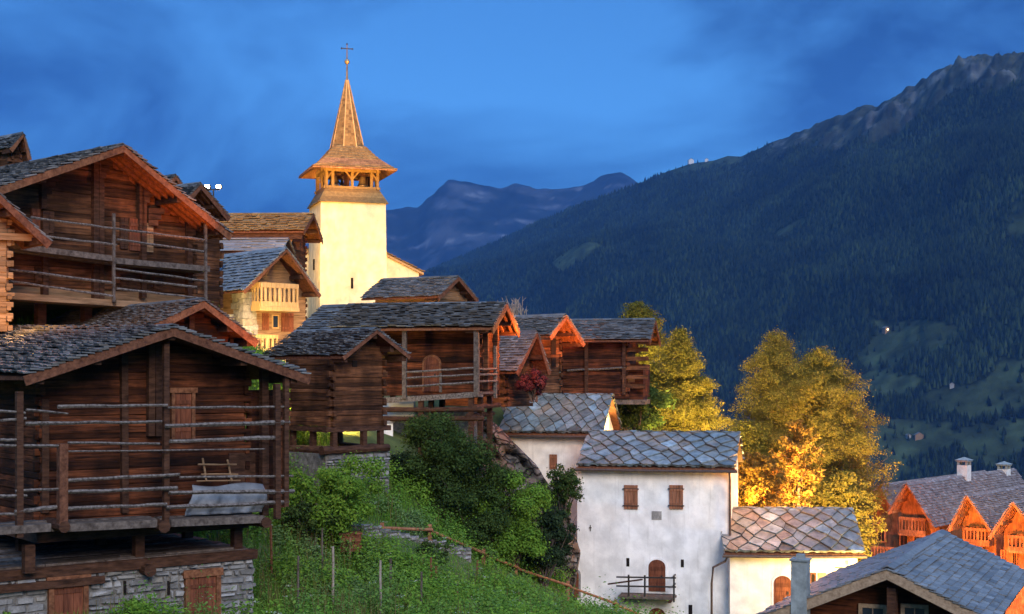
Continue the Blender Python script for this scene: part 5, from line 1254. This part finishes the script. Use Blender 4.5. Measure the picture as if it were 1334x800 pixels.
def blades(name, n, hmin, hmax, wd, area, m, label, cond, bend=.35, per=1, clump=0.):
    B, px, py = scatter(n, *area, cond)
    dens = fbm(B[:,0], B[:,1], .9, 4, 91); k = dens > clump; B = B[k]; nb = len(B); dens = dens[k]
    hh = RNG.uniform(hmin, hmax, nb)*(.5+dens); a = RNG.uniform(0, 6.28, nb); d = np.stack([np.cos(a), np.sin(a), np.zeros(nb)], 1); s = np.stack([-np.sin(a), np.cos(a), np.zeros(nb)], 1)
    w = (wd*RNG.uniform(.6,1.3,nb))[:,None]; up = np.array([0,0,1.]); h1 = hh[:,None]
    V = np.stack([B-s*w-up*.05, B+s*w-up*.05, B+s*w*.6+d*h1*bend*.4+up*h1*.65, B-s*w*.6+d*h1*bend*.4+up*h1*.65, B+d*h1*bend*1.2+up*h1], 1)
    i5 = np.arange(nb)[:,None]*5; me = np.concatenate([i5+[0,1,2], i5+[0,2,3], i5+[3,2,4]], 0)
    o = np_mesh(name, V.reshape(-1,3), me, m); tag(o, label, name, kind='stuff'); return o
blades('grass', 130000, .16, .46, .016, (-20, 8, 36, 68), M['grass'], 'tall green grass covering the garden slope', garden2, clump=.3)
blades('short_grass', 40000, .05, .14, .014, (-8, 8, 46, 68), M['grass'], 'short grass along the path and the stone wall', lambda px, py, x, y: garden(px, py, x, y) & ~fence_clear(px, py))
def weeds(name, nc, nl, size, rad, m, label, lo, area=(-18, 8, 37, 64), seed=95, s=.55, tall=1.):
    """low leafy plants: each a small dome of leaves standing on the slope"""
    B, px, py = scatter(nc, *area, garden2); q = fbm(B[:,0], B[:,1], s, 4, seed); k = q > lo; B = B[k]; r = RNG.uniform(*rad, len(B)); B[:,2] += r*.55*tall
    C, D = blob_points(B, r, nl, tall); C[:,2] = np.maximum(C[:,2], ground(C[:,0], C[:,1])-.05)
    N = D*.6+RNG.normal(size=C.shape)*.5+np.array([0,-.15,.8]); o = leaves(name, leaf_arrays(C, N, size), m); tag(o, label, name, kind='stuff'); return o
weeds('weeds', 2200, 170000, .055, (.16, .7), M['leaf_light'], 'leafy light green weeds in the garden', .47, seed=95, tall=1.1)
weeds('undergrowth', 1500, 80000, .05, (.15, .5), M['grass'], 'grassy green undergrowth between the weeds', .50, seed=99, s=.7, tall=1.2)
weeds('nettles', 900, 60000, .05, (.15, .45), mat_leaf('nettle_leaf', [(.07,.14,.03),(.13,.24,.05),(.19,.32,.075),(.27,.4,.1)]), 'mid green nettles among the weeds', .44, seed=107, s=.8, tall=2.1)
weeds('bean_plants', 700, 36000, .05, (.15, .45), M['leaf_cabbage'], 'blue green leafy vegetable plants in the lower garden', .53, (-8, 6, 44, 62), 103, .6, 1.2)
blades('dry_stems', 9000, .5, 1.15, .012, (-18, 6, 37, 62), mat_leaf('straw', [(.10,.08,.035),(.19,.15,.06),(.27,.22,.10)]), 'dry yellowish stems standing among the weeds', garden2, .2, clump=.52)
# pale umbels
B, px, py = scatter(1100, -18, 2, 38, 54, garden); q = fbm(B[:,0], B[:,1], .5, 3, 111) > .5; B = B[q][:80]; B[:,2] += RNG.uniform(.5, .95, len(B)); pts = (B[:,None]+RNG.normal(size=(len(B),9,3))*np.array([.09,.09,.02])).reshape(-1,3)
tag(leaves('flower_heads', leaf_arrays(pts, RNG.normal(size=pts.shape)*.3+np.array([0,-.3,1.]), .025, .8), mat_leaf('umbel', [(.3,.34,.22),(.45,.48,.36),(.55,.56,.45)])), 'flat pale flower heads among the weeds', 'flowers', kind='stuff')
# cabbage like plants
def cabbage(px, py, Y, s, label):
    p = P(px, py, Y); r = empty('vegetable_plant', label, 'plant', p, 0, 'big leaved vegetables by the fence'); C = []; N = []
    for k in range(130):
        a = U(0, 6.28); e = U(.1, 1.25); C.append((math.cos(a)*s*e*.7, math.sin(a)*s*e*.7, s*(1.1-e*.5)*U(.6,1.1))); N.append((math.cos(a)*.5, math.sin(a)*.5-.3, .8))
    leaves('foliage', leaf_arrays(np.array(C), np.array(N), .11*s/.6, .7), M['leaf_cabbage'], r)
    b = MB(); b.path([(0,0,-.3),(0,0,s*.6)], [.04,.03], 5); b.build('stem', M['grass'], r)
cabbage(664, 772, 56, .62, 'largest blue green leafed vegetable just under the fence'); cabbage(688, 784, 56.5, .5, 'second big leafed vegetable right of the largest one'); cabbage(720, 790, 58, .5, 'bright low vegetable near the fence above the path end')
cabbage(748, 798, 59.5, .42, 'lowest big leafed vegetable before the white house')

# ================================================================== floodlight pole by the tall timber barn
p = P(278, 262, 64); r = empty('floodlight_pole', 'thin pole with two shining floodlights over the roofs beside the church', 'lamp', p)
b = MB(); b.path([(0,0,-6),(0,0,.52)], .035, 6); b.build('pole', M['metal'], r)
b = MB(); b.bar((-.3,0,.52), (.28,0,.52), .05, .05); b.build('crossbar', M['metal'], r)
for x in (-.26, .24):
    b = MB(); b.box(x-.13, x+.13, -.08, .12, .56, .72); lampb = b.build('lamp_housing', M['metal'], r)
    b = MB(); b.box(x-.1, x+.1, -.105, -.083, .58, .70); b.build('lens', M['lens'], lampb)

# ================================================================== lamps, sky, sun, air, camera
def lamp(kind, loc, power, col, target=None, size=55, blend=.6, rad=.25, name=None):
    l = bpy.data.lights.new(name or 'village_lamp', kind); l.energy = power; l.color = col; l.shadow_soft_size = rad
    o = bpy.data.objects.new(name or 'village_lamp', l); COL.objects.link(o); o.location = loc
    if kind == 'SPOT':
        l.spot_size = R(size); l.spot_blend = blend; o.rotation_euler = (Vector(target)-Vector(loc)).to_track_quat('-Z', 'Y').to_euler()
    return o
WARM, AMBER, SOD = (1,.53,.10), (1,.48,.12), (1,.27,.045)
lamp('SPOT', P(395, 400, 90), 1500, WARM, P(450, 290, 103), 60)
lamp('SPOT', P(520, 398, 93), 1000, WARM, P(455, 290, 103), 65)
lamp('SPOT', P(556, 398, 100), 1700, WARM, P(500, 330, 107), 70)
lamp('SPOT', P(352, 370, 97), 800, WARM, P(420, 290, 104), 70)
lamp('SPOT', P(300, 255, 80), 24000, (1,.47,.09), P(449, 160, 103), 29, .5)
lamp('SPOT', P(600, 330, 88), 15000, (1,.47,.09), P(449, 160, 103), 29, .5)
lamp('SPOT', P(280, 233, 64), 26000, AMBER, P(345, 266, 91), 20, .5)
lamp('POINT', P(300, 425, 74), 900, (1,.62,.18))
lamp('POINT', P(385, 440, 76), 400, (1,.62,.2))
lamp('SPOT', P(306, 345, 50), 600, SOD, P(245, 255, 51.5), 70)
lamp('POINT', P(350, 470, 46), 130, SOD)
lamp('POINT', P(18, 408, 44), 130, AMBER)
lamp('POINT', P(5, 330, 41), 200, SOD)
lamp('POINT', P(408, 522, 59.6), 330, (1,.66,.18))
lamp('SPOT', P(455, 534, 60.7), 900, (1,.62,.16), P(430, 577, 62), 105)
lamp('POINT', P(525, 545, 68), 250, AMBER)
lamp('POINT', P(690, 440, 66), 420, SOD)
lamp('SPOT', P(768, 492, 71.5), 2600, SOD, P(740, 428, 75.5), 50)
lamp('POINT', P(500, 398, 80), 400, AMBER)
lamp('SPOT', P(830, 600, 76), 3000, (1,.6,.14), P(800, 545, 74), 90)
lamp('POINT', P(990, 612, 66), 560, (1,.36,.05))
lamp('POINT', P(1000, 655, 80), 1800, SOD)
lamp('POINT', P(976, 645, 74.8), 2000, (1,.52,.1))
lamp('POINT', P(1128, 742, 63.6), 900, (1,.62,.15))
lamp('POINT', P(1070, 772, 63.8), 280, (1,.62,.18))
lamp('POINT', P(381, 345, 98.5), 600, WARM)
lamp('SPOT', P(930, 640, 78), 20000, (1,.66,.2), P(880, 470, 90), 75)
lamp('POINT', P(842, 480, 95.5), 1500, (1,.68,.2))
lamp('SPOT', P(1085, 745, 74), 45000, (1,.58,.17), P(1060, 550, 94), 80)
for px, py, Y, pw in ((1120,760,112,9000), (1215,770,104,8000), (1290,775,98,6500)): lamp('POINT', P(px, py, Y), pw, (1,.215,.028), rad=.4)

EL, AZ = 28, 163       # the afterglow stands low behind the viewer, a little to the left
wd = bpy.data.worlds.new('World'); SC.world = wd; wd.use_nodes = True; nt = wd.node_tree; N = nt.nodes; L = nt.links
bg = N['Background']; bg.inputs['Strength'].default_value = .1
sky = N.new('ShaderNodeTexSky'); sky.sky_type = 'NISHITA'; sky.sun_disc = False; sky.sun_elevation = R(EL); sky.sun_rotation = R(AZ); sky.altitude = 1500; sky.ozone_density = 3.0; sky.dust_density = .3
tc = N.new('ShaderNodeTexCoord'); mp = N.new('ShaderNodeMapping'); mp.inputs['Scale'].default_value = (1.7, 1.7, 3.6); mp.inputs['Rotation'].default_value = (0, R(6), 0); L.new(tc.outputs['Generated'], mp.inputs['Vector'])
nz = N.new('ShaderNodeTexNoise'); nz.inputs['Scale'].default_value = 1.9; nz.inputs['Detail'].default_value = 8; nz.inputs['Roughness'].default_value = .56; nz.inputs['Distortion'].default_value = .5; L.new(mp.outputs['Vector'], nz.inputs['Vector'])
cr = N.new('ShaderNodeValToRGB'); e = cr.color_ramp.elements; e[0].position = .38; e[0].color = (.055,.155,.30,1); e[1].position = .63; e[1].color = (.25,.545,.78,1); L.new(nz.outputs['Fac'], cr.inputs['Fac'])
mx = N.new('ShaderNodeMix'); mx.data_type = 'RGBA'; mx.blend_type = 'MULTIPLY'; mx.inputs['Factor'].default_value = 1; L.new(sky.outputs['Color'], mx.inputs['A']); L.new(cr.outputs['Color'], mx.inputs['B'])
sx = N.new('ShaderNodeSeparateXYZ'); L.new(tc.outputs['Generated'], sx.inputs[0])
hi = N.new('ShaderNodeMapRange'); hi.interpolation_type = 'SMOOTHSTEP'; hi.inputs['From Min'].default_value = .32; hi.inputs['From Max'].default_value = .75; L.new(sx.outputs['Z'], hi.inputs['Value'])
m2 = N.new('ShaderNodeMix'); m2.data_type = 'RGBA'; m2.blend_type = 'MULTIPLY'; L.new(hi.outputs['Result'], m2.inputs['Factor']); L.new(mx.outputs['Result'], m2.inputs['A']); m2.inputs['B'].default_value = (19,11.4,7.4,1)
lo = N.new('ShaderNodeMapRange'); lo.interpolation_type = 'SMOOTHSTEP'; lo.inputs['From Min'].default_value = .02; lo.inputs['From Max'].default_value = .2; lo.inputs['To Min'].default_value = 1; lo.inputs['To Max'].default_value = 0; L.new(sx.outputs['Z'], lo.inputs['Value'])
m3 = N.new('ShaderNodeMix'); m3.data_type = 'RGBA'; m3.blend_type = 'MULTIPLY'; L.new(lo.outputs['Result'], m3.inputs['Factor']); L.new(m2.outputs['Result'], m3.inputs['A']); m3.inputs['B'].default_value = (.42,.52,.68,1)
L.new(m3.outputs['Result'], bg.inputs['Color'])
sl = bpy.data.lights.new('sun', 'SUN'); sl.energy = 1.5; sl.angle = R(30); sl.color = (1,.84,.69); so = bpy.data.objects.new('sun', sl); COL.objects.link(so)
az = R(AZ); dirs = Vector((math.sin(az)*math.cos(R(EL)), math.cos(az)*math.cos(R(EL)), math.sin(R(EL)))); so.rotation_euler = dirs.to_track_quat('Z', 'Y').to_euler()

HAZE = True
if HAZE:
    b = MB(); b.box(-9000, 9000, -60, 12600, -1900, 2300); hz = b.build('haze', bpy.data.materials.new('haze')); tag(hz, kind='stuff')
    m = hz.data.materials[0]; m.use_nodes = True; nt = m.node_tree; nt.nodes.remove(nt.nodes['Principled BSDF']); pv = nt.nodes.new('ShaderNodeVolumePrincipled')
    pv.inputs['Color'].default_value = (.15,.42,1,1); pv.inputs['Density'].default_value = 4.4e-5; pv.inputs['Anisotropy'].default_value = 0.
    nt.links.new(pv.outputs[0], nt.nodes['Material Output'].inputs['Volume'])

cam = bpy.data.cameras.new('camera'); co = bpy.data.objects.new('camera', cam); COL.objects.link(co); SC.camera = co
co.location = (0,0,0); co.rotation_euler = (R(90),0,0); cam.lens = 50; cam.sensor_width = 36; cam.shift_y = (HY-400)/1334; cam.clip_start = .5; cam.clip_end = 60000
vs = SC.view_settings; SC.display_settings.display_device = 'sRGB'; vs.view_transform = 'Standard'; vs.look = 'None'; vs.exposure = .85; vs.gamma = 1; vs.use_curve_mapping = False
cy = SC.cycles; cy.use_denoising = True
try: cy.denoiser = 'OPENIMAGEDENOISE'
except Exception: pass
cy.max_bounces = 5; cy.diffuse_bounces = 3; cy.glossy_bounces = 2; cy.transmission_bounces = 2; cy.volume_bounces = 0; cy.transparent_max_bounces = 4; cy.caustics_reflective = False; cy.caustics_refractive = False
cy.sample_clamp_indirect = 4; cy.use_light_tree = True
